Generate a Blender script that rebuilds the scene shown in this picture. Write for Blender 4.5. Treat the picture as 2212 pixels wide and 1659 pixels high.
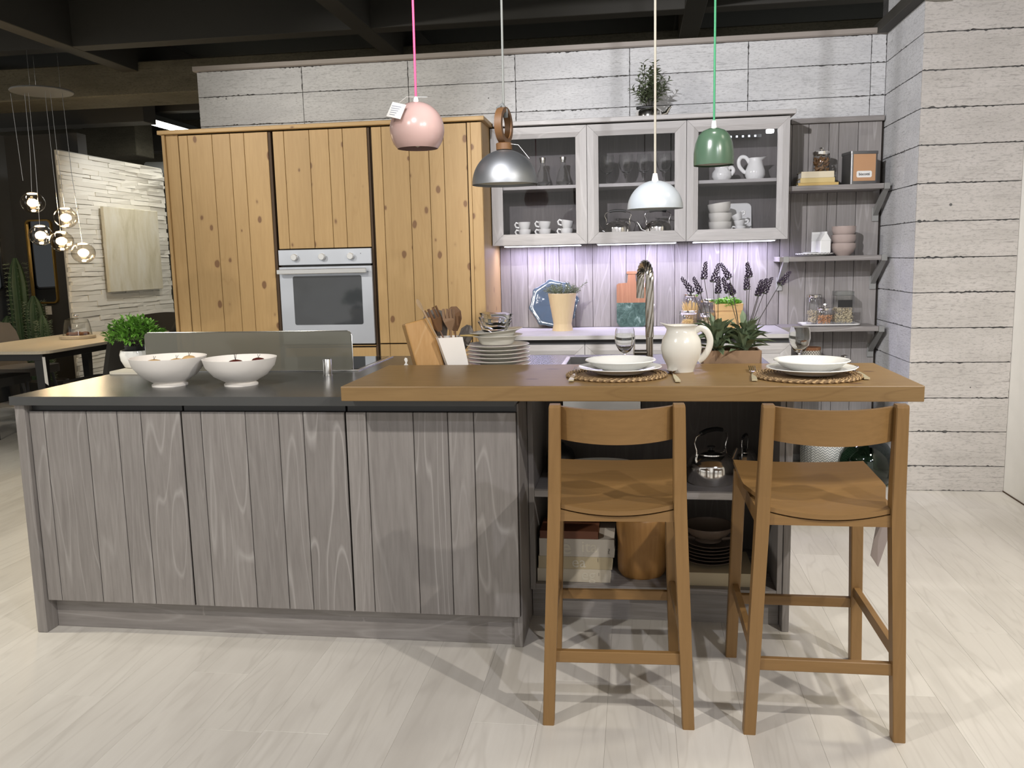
import bpy, bmesh, math, random
from mathutils import Vector, Matrix, Euler
random.seed(7)
scene = bpy.context.scene
for o in list(bpy.data.objects): bpy.data.objects.remove(o)
R = math.radians
# ---------------------------------------------------------------- camera
def cam_axes(yaw, pitch, roll):
    f = Vector((-math.sin(yaw)*math.cos(pitch), math.cos(yaw)*math.cos(pitch), -math.sin(pitch)))
    r = Vector((math.cos(yaw), math.sin(yaw), 0)); u = r.cross(f)
    c, s = math.cos(roll), math.sin(roll)
    return c*r+s*u, -s*r+c*u, f
cr, cu, cf = cam_axes(R(8.27), R(8.22), R(-1.284))
cam = bpy.data.objects.new('camera', bpy.data.cameras.new('camera'))
scene.collection.objects.link(cam)
cam.matrix_world = Matrix(((cr.x, cu.x, -cf.x, 0), (cr.y, cu.y, -cf.y, 0), (cr.z, cu.z, -cf.z, 1.36), (0, 0, 0, 1)))
cam.data.sensor_fit = 'HORIZONTAL'; cam.data.sensor_width = 36
cam.data.lens = 1870*36/2212; cam.data.clip_start = .05
scene.camera = cam
try: scene.cycles.transparent_max_bounces = 24
except Exception: pass
# ---------------------------------------------------------------- world, exposure
w = bpy.data.worlds.new('showroom'); scene.world = w; w.use_nodes = True
w.node_tree.nodes['Background'].inputs[0].default_value = (1.0, .97, .92, 1)
w.node_tree.nodes['Background'].inputs[1].default_value = .40
vs = scene.view_settings
vs.view_transform = 'Standard'; vs.look = 'None'; vs.gamma = 1; vs.exposure = 1.05
try: vs.use_curve_mapping = False
except Exception: pass
# ---------------------------------------------------------------- ceiling spotlights of the showroom, plus added fill spots
def spot(name, loc, tgt, power, size=80, blend=.6, soft=.035, col=(1, .95, .88)):
    l = bpy.data.lights.new(name, 'SPOT'); l.energy = power; l.spot_size = R(size); l.spot_blend = blend
    l.shadow_soft_size = soft; l.color = col
    o = bpy.data.objects.new(name, l); scene.collection.objects.link(o); o.location = loc
    o.rotation_euler = (Vector(tgt)-Vector(loc)).to_track_quat('-Z', 'Y').to_euler()
    return o
spot('spot_right', (2.1, .6, 3.0), (-.1, 2.6, .3), 118, 80, .5, .03, (1, .94, .86))
spot('spot_right_rear', (1.5, -.3, 3.0), (.2, 3.0, .4), 75, 75, .6, .04, (.93, .93, 1))
spot('spot_wall', (-.8, 1.5, 3.0), (.80, 5.7, 1.62), 270, 56, .6, .035, (.97, .96, 1))
spot('spot_wall_left', (-3.6, 2.4, 3.0), (-.8, 5.7, 2.15), 105, 62, .7, .035, (1, .96, .9))
spot('spot_tall', (-1.7, 2.2, 3.0), (-1.9, 5.2, 1.4), 60, 66, .7, .05, (1, .91, .75))
spot('spot_island', (-1.9, .6, 3.0), (-1.3, 2.6, .4), 90, 80, .7, .06, (1, .95, .88))
spot('spot_floor_right', (1.6, 3.0, 3.05), (1.75, 3.5, 0), 85, 105, 1, .2, (1, .93, .76))
spot('spot_floor_left', (-4.2, 2.6, 3.1), (-3.8, 3.4, 0), 150, 95, .8, .12, (1, .93, .76))
spot('fill_bar', (.3, 3.15, 3.06), (.3, 3.05, .9), 22, 48, 1, .05, (1, .96, .92))  # added fill above the bar, brightens the plates
spot('fill_bowls', (-1.6, 2.9, 3.06), (-1.6, 3.15, .9), 18, 44, 1, .05, (1, .96, .92))  # added fill that lifts the white bowls from above
spot('spot_stone', (-4.6, 8.35, 2.75), (-5.6, 8.7, 1.7), 22, 95, .9, .06, (1, .98, .93))
spot('spot_stone_far', (-4.3, 9.3, 2.75), (-5.6, 9.2, 1.2), 20, 95, .9, .06, (1, .92, .74))
# ---------------------------------------------------------------- node materials
class G:
    def __init__(s, name):
        s.m = bpy.data.materials.new(name); s.m.use_nodes = True; s.t = s.m.node_tree
        s.b = s.t.nodes['Principled BSDF']; s.out = s.t.nodes['Material Output']
    def n(s, t, **k):
        nd = s.t.nodes.new('ShaderNode'+t)
        for a, v in k.items(): setattr(nd, a, v)
        return nd
    def l(s, a, b): s.t.links.new(a, b)
    def put(s, sock, v):
        if hasattr(v, 'is_output') or hasattr(v, 'links'): s.l(v, sock)
        elif isinstance(v, (tuple, list)) and len(v) == 3 and sock.type == 'RGBA': sock.default_value = (*v, 1)
        else: sock.default_value = v
    def coord(s, scale=(1, 1, 1), rnd=True, kind='Object', rot=(0, 0, 0)):
        c = s.n('TexCoord').outputs[kind]
        if rnd:
            i = s.n('ObjectInfo'); m = s.n('VectorMath', operation='MULTIPLY'); m.inputs[1].default_value = (37.3, 21.7, 53.1)
            cb = s.n('CombineXYZ')
            for k in range(3): s.l(i.outputs['Random'], cb.inputs[k])
            s.l(cb.outputs[0], m.inputs[0]); a = s.n('VectorMath', operation='ADD'); s.l(c, a.inputs[0]); s.l(m.outputs[0], a.inputs[1]); c = a.outputs[0]
        mp = s.n('Mapping'); mp.inputs['Scale'].default_value = scale; mp.inputs['Rotation'].default_value = rot; s.l(c, mp.inputs[0])
        return mp.outputs[0]
    def noise(s, v, sc, det=3, rough=.5, dist=0):
        nd = s.n('TexNoise'); s.l(v, nd.inputs['Vector'])
        nd.inputs['Scale'].default_value = sc; nd.inputs['Detail'].default_value = det
        nd.inputs['Roughness'].default_value = rough; nd.inputs['Distortion'].default_value = dist
        return nd.outputs['Fac']
    def ramp(s, f, stops):
        nd = s.n('ValToRGB'); s.l(f, nd.inputs[0]); e = nd.color_ramp.elements
        while len(e) < len(stops): e.new(.5)
        for el, (p, c) in zip(e, stops):
            el.position = p; el.color = (c, c, c, 1) if not isinstance(c, (tuple, list)) else (*c, 1)
        return nd.outputs[0]
    def mix(s, f, a, b, blend='MIX'):
        nd = s.n('Mix', data_type='RGBA', blend_type=blend)
        s.put(nd.inputs[0], f); s.put(nd.inputs[6], a); s.put(nd.inputs[7], b); return nd.outputs[2]
    def mth(s, op, a, b=0):
        nd = s.n('Math', operation=op); s.put(nd.inputs[0], a); s.put(nd.inputs[1], b); return nd.outputs[0]
    def bump(s, h, st=.3, d=.002):
        nd = s.n('Bump'); nd.inputs['Strength'].default_value = st; nd.inputs['Distance'].default_value = d
        s.l(h, nd.inputs['Height']); s.l(nd.outputs[0], s.b.inputs['Normal'])
    def fin(s, col=None, rough=.5, metal=0, spec=None):
        if col is not None: s.put(s.b.inputs['Base Color'], col)
        s.put(s.b.inputs['Roughness'], rough); s.b.inputs['Metallic'].default_value = metal
        if spec is not None: s.b.inputs['Specular IOR Level'].default_value = spec
        return s.m
def plain(name, col, rough=.5, metal=0, var=.06, spec=None, coat=0):
    g = G(name)
    v = g.coord(); f = g.noise(v, 9, 3)
    d = tuple(max(0, c*(1-var)) for c in col); e = tuple(min(1, c*(1+var)) for c in col)
    m = g.fin(g.mix(f, d, e), rough, metal, spec)
    if coat: g.b.inputs['Coat Weight'].default_value = coat; g.b.inputs['Coat Roughness'].default_value = .05
    return m
def emit(name, col, st):
    g = G(name); g.b.inputs['Base Color'].default_value = (*col, 1); g.b.inputs['Emission Color'].default_value = (*col, 1)
    g.b.inputs['Emission Strength'].default_value = st; return g.m
def wood(name, ax, cA, cB, line, lw=.5, knot=None, rough=.5, sc=1., lines=46, spec=.4, rvar=.12):
    g = G(name); k = {'x': 0, 'y': 1, 'z': 2}[ax]
    s1 = [1*sc]*3; s1[k] = .075*sc
    v = g.coord(tuple(s1)); fine = g.noise(v, 75, 4, .6)
    s2 = [1*sc]*3; s2[k] = .11*sc
    v2 = g.coord(tuple(s2)); big = g.noise(v2, 5.0, 2, .45, .25)
    con = g.mth('ABSOLUTE', g.mth('SINE', g.mth('MULTIPLY', big, lines)))
    con = g.ramp(con, [(0, 1), (.30, 0)])
    mask = g.ramp(g.noise(v2, 2.3, 2), [(.38, .15), (.62, 1)])
    c = g.mix(g.ramp(fine, [(.28, 0), (.72, 1)]), cA, cB); c = g.mix(g.ramp(g.noise(v2, 1.6, 3, .6), [(.35, 0), (.7, .45)]), c, tuple(q*.78 for q in cA))
    c = g.mix(g.mth('MULTIPLY', g.mth('MULTIPLY', con, mask), lw), c, line)
    i = g.n('ObjectInfo'); c = g.mix(1, c, g.ramp(i.outputs['Random'], [(0, (1-rvar,)*3), (1, (1,)*3)]), 'MULTIPLY')
    if knot:
        s3 = [1.]*3; s3[k] = .62
        v3 = g.coord(tuple(s3)); wob = g.noise(v3, 14, 2)
        vo = g.n('TexVoronoi'); vo.inputs['Scale'].default_value = knot[1]; g.l(v3, vo.inputs['Vector']); vo.inputs['Randomness'].default_value = 1
        sp = g.n('SeparateColor'); g.l(vo.outputs['Color'], sp.inputs[0])
        rad = g.mth('MULTIPLY', g.ramp(sp.outputs[0], [(.12, .0), (1, .25)]), g.ramp(wob, [(.3, .7), (.7, 1.2)]))
        d = g.mth('SUBTRACT', rad, vo.outputs['Distance'])
        kk = g.ramp(g.mth('MULTIPLY', d, 10), [(0, 0), (.45, 1)])
        halo = g.ramp(g.mth('MULTIPLY', g.mth('ADD', d, .06), 8), [(0, 0), (.5, .35)])
        c = g.mix(halo, c, g.mix(.5, c, knot[0])); c = g.mix(kk, c, knot[0])
    g.bump(fine, .18, .0012)
    return g.fin(c, rough, 0, spec)
def thin_glass(name, tint=(.975, .985, .985), edge=.85, base=.07, gl=.07, dark=.5):
    g = G(name); t = g.n('BsdfTransparent'); gs = g.n('BsdfGlossy'); gs.inputs['Roughness'].default_value = gl
    lw = g.n('LayerWeight'); lw.inputs['Blend'].default_value = .35
    e = g.mth('POWER', lw.outputs['Facing'], 2.0)
    g.put(t.inputs[0], g.mix(e, tint, tuple(c*dark for c in tint)))
    f = g.mth('ADD', g.mth('MULTIPLY', e, edge), base)
    mx = g.n('MixShader'); g.l(f, mx.inputs[0]); g.l(t.outputs[0], mx.inputs[1]); g.l(gs.outputs[0], mx.inputs[2])
    g.l(mx.outputs[0], g.out.inputs[0]); return g.m
GA, GB, GL = (.215, .197, .186), (.305, .284, .270), (.43, .41, .395)
M = {}
for a in 'xyz':
    M['grey_'+a] = wood('washed_grey_wood_'+a, a, GA, GB, GL, .62, None, .55)
    M['pale_'+a] = wood('pale_grey_wood_'+a, a, (.40, .385, .375), (.50, .48, .47), (.60, .58, .57), .4, None, .5)
    M['pine_'+a] = wood('honey_pine_'+a, a, (.44, .285, .125), (.51, .34, .155), (.37, .225, .09), .35, ((.19, .10, .045), 13.0), .5)
    M['bar_'+a] = wood('stained_pine_'+a, a, (.255, .155, .060), (.325, .203, .083), (.195, .112, .042), .5, ((.11, .055, .025), 10.0), .38)
    M['stool_'+a] = wood('stained_beech_'+a, a, (.228, .128, .045), (.268, .152, .056), (.185, .098, .033), .3, None, .42)
M['shelfback'] = wood('washed_grey_back_z', 'z', (.265, .245, .232), (.335, .312, .298), (.46, .44, .43), .5, None, .55)
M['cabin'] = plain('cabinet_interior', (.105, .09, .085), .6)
M['slab'] = plain('anthracite_worktop', (.060, .061, .060), .27, 0, .08, .5)
M['channel'] = plain('grip_channel', (.045, .046, .048), .4)
M['dark'] = plain('dark_gap', (.02, .014, .01), .8)
M['browngap'] = plain('brown_gap', (.06, .033, .014), .7)
M['black'] = plain('black_plastic', (.012, .012, .012), .35)
M['steel'] = plain('brushed_steel', (.66, .66, .65), .24, 1, .05)
M['chrome'] = plain('polished_steel', (.86, .84, .81), .13, 1, .02)
M['ovensteel'] = plain('oven_steel', (.54, .575, .64), .40, .6, .04)
M['ovenglass'] = plain('oven_glass', (.05, .055, .062), .06, 0, .05, .7)
M['white'] = plain('white_glaze', (.82, .82, .80), .12, 0, .02)
M['cream'] = plain('cream_glaze', (.72, .70, .64), .18, 0, .02)
M['matte'] = plain('matte_white_clay', (.90, .86, .81), .75, 0, .05)
M['glass'] = thin_glass('clear_glass')
g = G('solid_clear_glass'); g.b.inputs['Transmission Weight'].default_value = 1; g.b.inputs['IOR'].default_value = 1.45; M['glass2'] = g.fin((.97, .985, .98), .01)
M['pane'] = thin_glass('door_pane', (.94, .94, .95), .5, .03, .01, .9)
M['globe'] = thin_glass('globe_glass', (.93, .89, .82), .6, .05, .03, .7)
M['greenglass'] = thin_glass('bottle_green_glass', (.20, .30, .22), .5, .06, .03, .35)
M['leaf'] = plain('fresh_leaf', (.115, .28, .035), .5, 0, .35)
M['leaf2'] = plain('lime_leaf', (.20, .42, .05), .5, 0, .3)
M['olive'] = plain('olive_leaf', (.10, .125, .065), .5, 0, .4)
M['sage'] = plain('sage_leaf', (.15, .20, .115), .55, 0, .3)
M['rosemary'] = plain('rosemary_leaf', (.13, .15, .09), .6, 0, .3)
M['lav'] = plain('lavender_bloom', (.026, .015, .036), .7, 0, .3)
M['stem'] = plain('dark_stem', (.035, .032, .022), .6)
M['soil'] = plain('soil', (.02, .012, .008), .9)
M['paper'] = plain('paper_white', (.8, .79, .76), .7, 0, .03)
M['kraft'] = plain('kraft_paper', (.50, .32, .135), .75, 0, .12)
M['card'] = plain('cardboard', (.30, .195, .118), .8, 0, .1)
# ---------------------------------------------------------------- geometry helpers
C = scene.collection
def box(bm, x, y, z, bev=0, seg=1):
    vs_ = [bm.verts.new((x[i], y[j], z[k])) for k in (0, 1) for j in (0, 1) for i in (0, 1)]
    fs = [bm.faces.new([vs_[i] for i in q]) for q in ((0, 2, 3, 1), (4, 5, 7, 6), (0, 1, 5, 4), (2, 6, 7, 3), (0, 4, 6, 2), (1, 3, 7, 5))]
    if bev:
        es = list({e for f in fs for e in f.edges})
        r = bmesh.ops.bevel(bm, geom=es, offset=bev, segments=seg, affect='EDGES', profile=.5)
    return vs_
def xf(bm, verts, Mx):
    for v in verts: v.co = Mx @ v.co
def lathe(bm, prof, n=28, c=(0, 0, 0), Mx=None, ang=None):
    rings = []; allv = []
    full = ang is None
    for r, z in prof:
        if r < 1e-5:
            v = bm.verts.new((0, 0, z)); rings.append([v]); allv.append(v)
        else:
            ring = [bm.verts.new((r*math.cos(2*math.pi*i/n), r*math.sin(2*math.pi*i/n), z)) for i in range(n)]
            rings.append(ring); allv += ring
    for a, b in zip(rings, rings[1:]):
        for i in range(n):
            j = (i+1) % n
            if len(a) == 1 and len(b) == 1: continue
            if len(a) == 1: bm.faces.new((a[0], b[j], b[i])) if False else bm.faces.new((a[0], b[i], b[j]))
            elif len(b) == 1: bm.faces.new((a[i], b[0], a[j]))
            else: bm.faces.new((a[i], b[i], b[j], a[j]))
    T = Matrix.Translation(c) @ (Mx or Matrix())
    xf(bm, allv, T)
    return allv
def shell(prof, t):
    "closed thin wall from an outer profile (bottom centre to rim)"
    inner = []
    for i, (r, z) in enumerate(prof):
        inner.append((max(0, r-t) if r > 1e-5 else 0, z+t if i <= 1 or r < prof[0][0]+1e-5 else z))
    inner = [(r, max(z, prof[0][1]+t)) for r, z in inner]
    inner[-1] = (max(0, prof[-1][0]-t), prof[-1][1])
    return list(prof)+inner[::-1]
def tube(bm, pts, r, n=8, cap=True, flat=1.):
    pts = [Vector(p) for p in pts]; rr = r if isinstance(r, (list, tuple)) else [r]*len(pts)
    tg = []
    for i in range(len(pts)):
        a = pts[max(0, i-1)]; b = pts[min(len(pts)-1, i+1)]; tg.append((b-a).normalized())
    up = Vector((0, 0, 1)) if abs(tg[0].z) < .9 else Vector((1, 0, 0))
    nx = tg[0].cross(up).normalized(); rings = []; allv = []
    for i, p in enumerate(pts):
        nx = (nx - tg[i]*nx.dot(tg[i])).normalized(); ny = tg[i].cross(nx)
        ring = [bm.verts.new(p + rr[i]*(math.cos(2*math.pi*k/n)*nx + flat*math.sin(2*math.pi*k/n)*ny)) for k in range(n)]
        rings.append(ring); allv += ring
    for a, b in zip(rings, rings[1:]):
        for k in range(n): bm.faces.new((a[k], a[(k+1) % n], b[(k+1) % n], b[k]))
    if cap: bm.faces.new(rings[0][::-1]); bm.faces.new(rings[-1])
    return allv
def bar(bm, secs, caps=True):
    "loft of rectangular sections: (centre, half x, half y)"
    rings = []; allv = []
    for (c, hx, hy) in secs:
        r = [bm.verts.new((c[0]+sx*hx, c[1]+sy*hy, c[2])) for sx, sy in ((-1, -1), (1, -1), (1, 1), (-1, 1))]
        rings.append(r); allv += r
    for a, b in zip(rings, rings[1:]):
        for k in range(4): bm.faces.new((a[k], a[(k+1) % 4], b[(k+1) % 4], b[k]))
    bm.faces.new(rings[0][::-1]); bm.faces.new(rings[-1]); return allv
def prism(bm, poly, h0, h1, ax='z'):
    "extrude a 2D polygon along an axis"
    def P(a, b, h): return {'z': (a, b, h), 'y': (a, h, b), 'x': (h, a, b)}[ax]
    A = [bm.verts.new(P(a, b, h0)) for a, b in poly]; B = [bm.verts.new(P(a, b, h1)) for a, b in poly]
    bm.faces.new(A[::-1]); bm.faces.new(B); n = len(poly)
    for i in range(n): bm.faces.new((A[i], A[(i+1) % n], B[(i+1) % n], B[i]))
    return A+B
def rrect(x0, x1, y0, y1, r, n=5):
    p = []
    for cx, cy, a0 in ((x1-r, y1-r, 0), (x0+r, y1-r, 90), (x0+r, y0+r, 180), (x1-r, y0+r, 270)):
        for i in range(n+1):
            a = R(a0+90*i/n); p.append((cx+r*math.cos(a), cy+r*math.sin(a)))
    return p
def leaf(bm, b, d, L, W, bend=.2, up=None, fold=.25):
    b = Vector(b); d = Vector(d).normalized(); up = Vector(up or (0, 0, 1))
    s = d.cross(up)
    if s.length < 1e-3: s = Vector((1, 0, 0))
    s.normalize(); nn = s.cross(d).normalized()
    def P(t, wd): return b + d*L*t - nn*bend*L*t*t, wd
    c0 = bm.verts.new(b); row = []
    for t, wd in ((.33, .42), (.68, .46)):
        p = b+d*L*t-nn*bend*L*t*t
        row.append((bm.verts.new(p-s*W*wd+nn*W*fold), bm.verts.new(p), bm.verts.new(p+s*W*wd+nn*W*fold)))
    e = bm.verts.new(b+d*L-nn*bend*L)
    bm.faces.new((c0, row[0][1], row[0][0])); bm.faces.new((c0, row[0][2], row[0][1]))
    bm.faces.new((row[0][0], row[0][1], row[1][1], row[1][0])); bm.faces.new((row[0][1], row[0][2], row[1][2], row[1][1]))
    bm.faces.new((row[1][0], row[1][1], e)); bm.faces.new((row[1][1], row[1][2], e))
def BM(): return bmesh.new()
def world_of(o):
    v = Vector((0, 0, 0))
    while o: v = v+o.location; o = o.parent
    return v
def O(name, bm, m, parent=None, smooth=False, loc=None, ang=38):
    "link a bmesh as one mesh object; coordinates are given in the frame of the room"
    off = world_of(parent) if parent else Vector(loc or (0, 0, 0))
    bmesh.ops.translate(bm, verts=bm.verts, vec=-off)
    bmesh.ops.recalc_face_normals(bm, faces=bm.faces)
    me = bpy.data.meshes.new(name); bm.to_mesh(me); bm.free()
    me.materials.append(M[m] if isinstance(m, str) else m)
    if smooth: me.shade_smooth(); me.set_sharp_from_angle(angle=R(ang))
    o = bpy.data.objects.new(name, me); C.objects.link(o)
    if parent: o.parent = parent
    else: o.location = off
    return o
def tag(o, label, cat, group=None, kind=None):
    o['label'] = label; o['category'] = cat
    if group: o['group'] = group
    if kind: o['kind'] = kind
    return o
def thing(name, label, cat, loc=(0, 0, 0), group=None):
    o = bpy.data.objects.new(name, None); C.objects.link(o); o.location = loc; o.empty_display_size = .05
    return tag(o, label, cat, group)
def struct(o, label=None):
    o['kind'] = 'structure'
    if label: o['label'] = label
    return o
def B(name, x, y, z, m, parent=None, bev=.0015, loc=None):
    bm = BM(); box(bm, x, y, z, bev); return O(name, bm, m, parent, loc=loc or ((sum(x)/2, sum(y)/2, z[0]) if not parent else None))
def L(name, prof, c, m, parent=None, n=28, Mx=None, loc=None):
    bm = BM(); lathe(bm, prof, n, c, Mx); return O(name, bm, m, parent, True, loc or (c if not parent else None))
def dup(root, loc, rot=None, label=None):
    r = root.copy(); C.objects.link(r); r.location = loc
    if rot is not None: r.rotation_euler = rot
    if label: r['label'] = label
    for ch in list(root.children):
        c = ch.copy(); C.objects.link(c); c.parent = r
        for gch in list(ch.children):
            d = gch.copy(); C.objects.link(d); d.parent = c
    return r
def text_mesh(s, size, m, name, parent, loc, rot, bold=0):
    cu_ = bpy.data.curves.new(name, 'FONT'); cu_.body = s; cu_.size = size; cu_.align_x = 'CENTER'; cu_.align_y = 'CENTER'; cu_.offset = bold
    cu_.extrude = .0004; cu_.resolution_u = 3
    t = bpy.data.objects.new(name+'_tmp', cu_); C.objects.link(t)
    dg = bpy.context.evaluated_depsgraph_get(); dg.update()
    me = bpy.data.meshes.new_from_object(t.evaluated_get(dg)); bpy.data.objects.remove(t); bpy.data.curves.remove(cu_)
    me.materials.clear(); me.materials.append(M[m])
    o = bpy.data.objects.new(name, me); C.objects.link(o); o.parent = parent
    o.location = Vector(loc)-world_of(parent); o.rotation_euler = rot; return o
# ================================================================ the setting
def floor_mat():
    g = G('whitewashed_floor'); v = g.coord((1, .06, 1)); f = g.noise(v, 60, 4, .6); v2 = g.coord((1, .10, 1)); big = g.noise(v2, 4.5, 3, .5, .3)
    con = g.ramp(g.mth('ABSOLUTE', g.mth('SINE', g.mth('MULTIPLY', big, 40))), [(0, 1), (.4, 0)])
    blot = g.noise(g.coord((2.2, .55, 1)), 3.0, 4, .6)
    c = g.mix(f, (.61, .58, .535), (.70, .675, .63)); c = g.mix(g.mth('MULTIPLY', con, .38), c, (.48, .45, .41))
    c = g.mix(g.ramp(blot, [(.45, 0), (.72, .5)]), c, (.50, .47, .43))
    i = g.n('ObjectInfo'); c = g.mix(1, c, g.ramp(i.outputs['Random'], [(0, (.90, .895, .89)), (1, (1, 1, 1))]), 'MULTIPLY')
    g.bump(f, .06, .001); return g.fin(c, g.ramp(f, [(0, .30), (1, .42)]), 0, .45)
M['floor'] = floor_mat()
def conc_mat(name, a, b, streak=(1, 1, 3)):
    g = G(name); v = g.coord(streak); n1 = g.noise(v, 2.5, 5, .6); n2 = g.noise(v, 44, 5, .7)
    c = g.mix(g.ramp(n1, [(.3, 0), (.7, 1)]), a, b); c = g.mix(g.ramp(n2, [(.50, 0), (.68, .75)]), c, tuple(q*.66 for q in a))
    st = g.noise(g.coord((streak[0]*1.2, streak[1]*1.2, streak[2]*9)), 6, 3, .6); c = g.mix(g.ramp(st, [(.60, 0), (.70, .6)]), c, tuple(q*.5 for q in a))
    vo = g.n('TexVoronoi'); vo.inputs['Scale'].default_value = 9; g.l(g.coord(), vo.inputs['Vector'])
    sp = g.n('SeparateColor'); g.l(vo.outputs['Color'], sp.inputs[0])
    pit = g.mth('LESS_THAN', vo.outputs['Distance'], g.ramp(sp.outputs[0], [(.7, 0), (1, .085)]))
    c = g.mix(g.mth('MULTIPLY', pit, .85), c, (.06, .06, .06))
    g.bump(n2, .25, .003); return g.fin(c, .85, 0, .2)
M['conc'] = conc_mat('board_formed_concrete', (.51, .51, .515), (.62, .62, .62))
M['joint'] = conc_mat('crumbled_joint', (.055, .055, .055), (.12, .115, .11))
M['conc_warm'] = conc_mat('board_formed_concrete_warm', (.43, .405, .375), (.52, .49, .46))
M['soffit'] = conc_mat('old_concrete', (.085, .078, .058), (.125, .115, .085))
M['trimt'] = plain('taupe_trim', (.30, .265, .235), .6)
M['ceil'] = plain('dark_ceiling', (.034, .038, .036), .9)
M['beam'] = plain('beam_paint', (.040, .037, .030), .7)
M['wallwhite'] = plain('white_wall', (.82, .80, .74), .8)
M['wallgrey'] = plain('charcoal_wall', (.045, .043, .040), .8)
M['wallslate'] = plain('slate_wall', (.085, .09, .095), .8)
# floor: base slab and single planks
fl = struct(B('floor', (-10, 4.5), (-2, 13), (-.12, -.004), 'floor', None, 0), 'pale whitewashed plank floor')
for ix in range(-31, 16):
    x0 = -1.09+.2*ix
    if x0 > 2.0 or x0 < -6.9: continue
    off = {-1: 2.24, 0: 2.25, 1: 2.95, 2: 3.3, 3: 2.36, -2: 2.58, -3: 3.05, -4: 2.39, -5: 3.1, 9: 2.65}.get(ix, random.uniform(0, 1.28))
    y = off - 1.28*math.ceil((off-1.2)/1.28)
    while y < 8.4:
        y0, y1 = max(y, 1.2), min(y+1.28, 8.4)
        nearx = -7 < x0+.1
        if y1-y0 > .15:
            lo = -.62*y1-1.1; hi = .55*y1+.5
            if lo < x0+.2 and x0 < hi:
                bm = BM(); box(bm, (x0+.0002, x0+.1998), (y0+.0003, y1-.0003), (-.006, 0), .0004)
                O('plank', bm, 'floor', fl)
        y += 1.28
# back wall of formed concrete panels
ZJ = [2.667, 2.5, 2.306, 2.111, 1.918, 1.715, 1.512, 1.316, 1.124, .929, .736, .535, .343, .145, 0]
XJ = [-2.968, -2.22, -1.489, -.775, -.04, .694, 1.426, 1.515]
def rough_edge(bm, x, z, y0, y1, amp=.0065, ax='y'):
    "panel with crumbled front edges"
    g = .0018; seed = random.uniform(0, 99)
    def wob(t, k): return amp*max(0, math.sin(t*9.3+seed+k)*.6+math.sin(t*3.1+k*3)*.5+.25)*random.random()**3+.0006*random.random()
    def pts(a, b):
        n = max(2, int(abs(b-a)/.011)); return [a+(b-a)*i/n for i in range(n)]
    P = [(t, z[0]+g+wob(t, 1)) for t in pts(x[0]+g, x[1]-g)]+[(x[1]-g-.6*wob(t, 2), t) for t in pts(z[0]+g, z[1]-g)]
    P += [(t, z[1]-g-wob(t, 3)) for t in pts(x[1]-g, x[0]+g)]+[(x[0]+g+.6*wob(t, 4), t) for t in pts(z[1]-g, z[0]+g)]
    return prism(bm, P, y0, y1, ax)
wb = struct(B('wall_back', (-2.968, 1.515), (5.796, 5.93), (0, 2.667), 'joint', None, 0), 'partition wall of grey board-formed concrete panels')
for i in range(len(XJ)-1):
    for j in range(len(ZJ)-1):
        if ZJ[j] < 2.0 and not (XJ[i] > 1.3): continue
        bm = BM(); rough_edge(bm, (XJ[i], XJ[i+1]), (ZJ[j+1], ZJ[j]), 5.790, 5.80)
        O('panel', bm, 'conc', wb)
B('lower_lining', (-2.968, 1.43), (5.791, 5.80), (0, 1.918), 'conc', wb, 0)
bm = BM(); prism(bm, [(5.775, 2.667), (5.765, 2.673), (5.765, 2.70), (5.95, 2.70), (5.95, 2.667)], -2.985, 1.515, 'x')
struct(O('trim_1', bm, 'trimt', loc=(0, 5.8, 2.667)), 'taupe capping board along the top of the concrete partition')
ws = struct(B('wall_return', (1.521, 1.75), (5.085, 5.93), (0, 3.6), 'joint', None, 0), 'short concrete return wall beside the open shelves')
ZP = [3.6, 3.27, 3.08, 2.885, 2.69]+ZJ[1:]
for j in range(len(ZP)-1):
    for ys in ((5.082, 5.33), (5.33, 5.79)):
        bm = BM(); rough_edge(bm, ys, (ZP[j+1], ZP[j]), 1.515, 1.524, ax='x'); O('panel', bm, 'conc', ws)
wp = struct(B('wall_pillar', (1.522, 2.20), (5.088, 5.20), (0, 3.6), 'joint', None, 0), 'concrete pillar face right of the kitchen')
for j in range(len(ZP)-1):
    bm = BM(); rough_edge(bm, (1.513, 2.045), (ZP[j+1], ZP[j]), 5.080, 5.09); O('panel', bm, 'conc_warm', wp)
struct(B('wall_right', (2.045, 2.25), (1.2, 5.2), (0, 3.6), 'wallwhite', None, 0), 'plain white wall at the right edge')
B('kerb_line', (2.040, 2.047), (1.2, 5.08), (0, .006), 'browngap', bpy.data.objects['wall_right'], 0)
# ceiling and beams
ce = struct(B('ceiling', (-10, 4.5), (-2, 13), (3.46, 3.6), 'ceil', None, 0), 'dark grey ceiling with a grid of beams')
for x in (-9.42, -6.96, -4.5, -2.05, .42, 2.87): B('beam', (x-.075, x+.075), (-2, 12.5), (3.1, 3.46), 'beam', ce, .004)
for y in (1.8, 4.25, 6.70, 9.6): B('beam', (-10, 4.4), (y-.075, y+.075), (3.102, 3.455), 'beam', ce, .004)
fw = struct(B('wall_far', (-10, 4.4), (12.2, 12.5), (0, 3.5), 'soffit', None, 0), 'old brown concrete wall far behind the partition')
bm = BM(); prof = [(-10, 3.46)]
x = -10
while x < 4.4: prof.append((x, 3.06+random.uniform(-.012, .012))); x += .35
prof += [(4.4, 3.06), (4.4, 3.46)]
B('downstand', (-6.6, 4.4), (7.55, 8.1), (2.9, 3.19), 'soffit', ce, .01)
B('downstand', (-10, -6.2), (10.4, 10.8), (2.75, 3.4), 'soffit', ce, .01)
B('rim_strip', (1.45, 1.53), (4.9, 5.85), (2.668, 2.73), 'beam', ce, .002)
for x0, x1, y in ((-8.5, -5.2, 8.9), (-9.5, -4.2, 11.2)): B('duct_beam', (x0, x1), (y, y+.25), (2.9, 3.12), 'beam', ce, .004)
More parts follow.
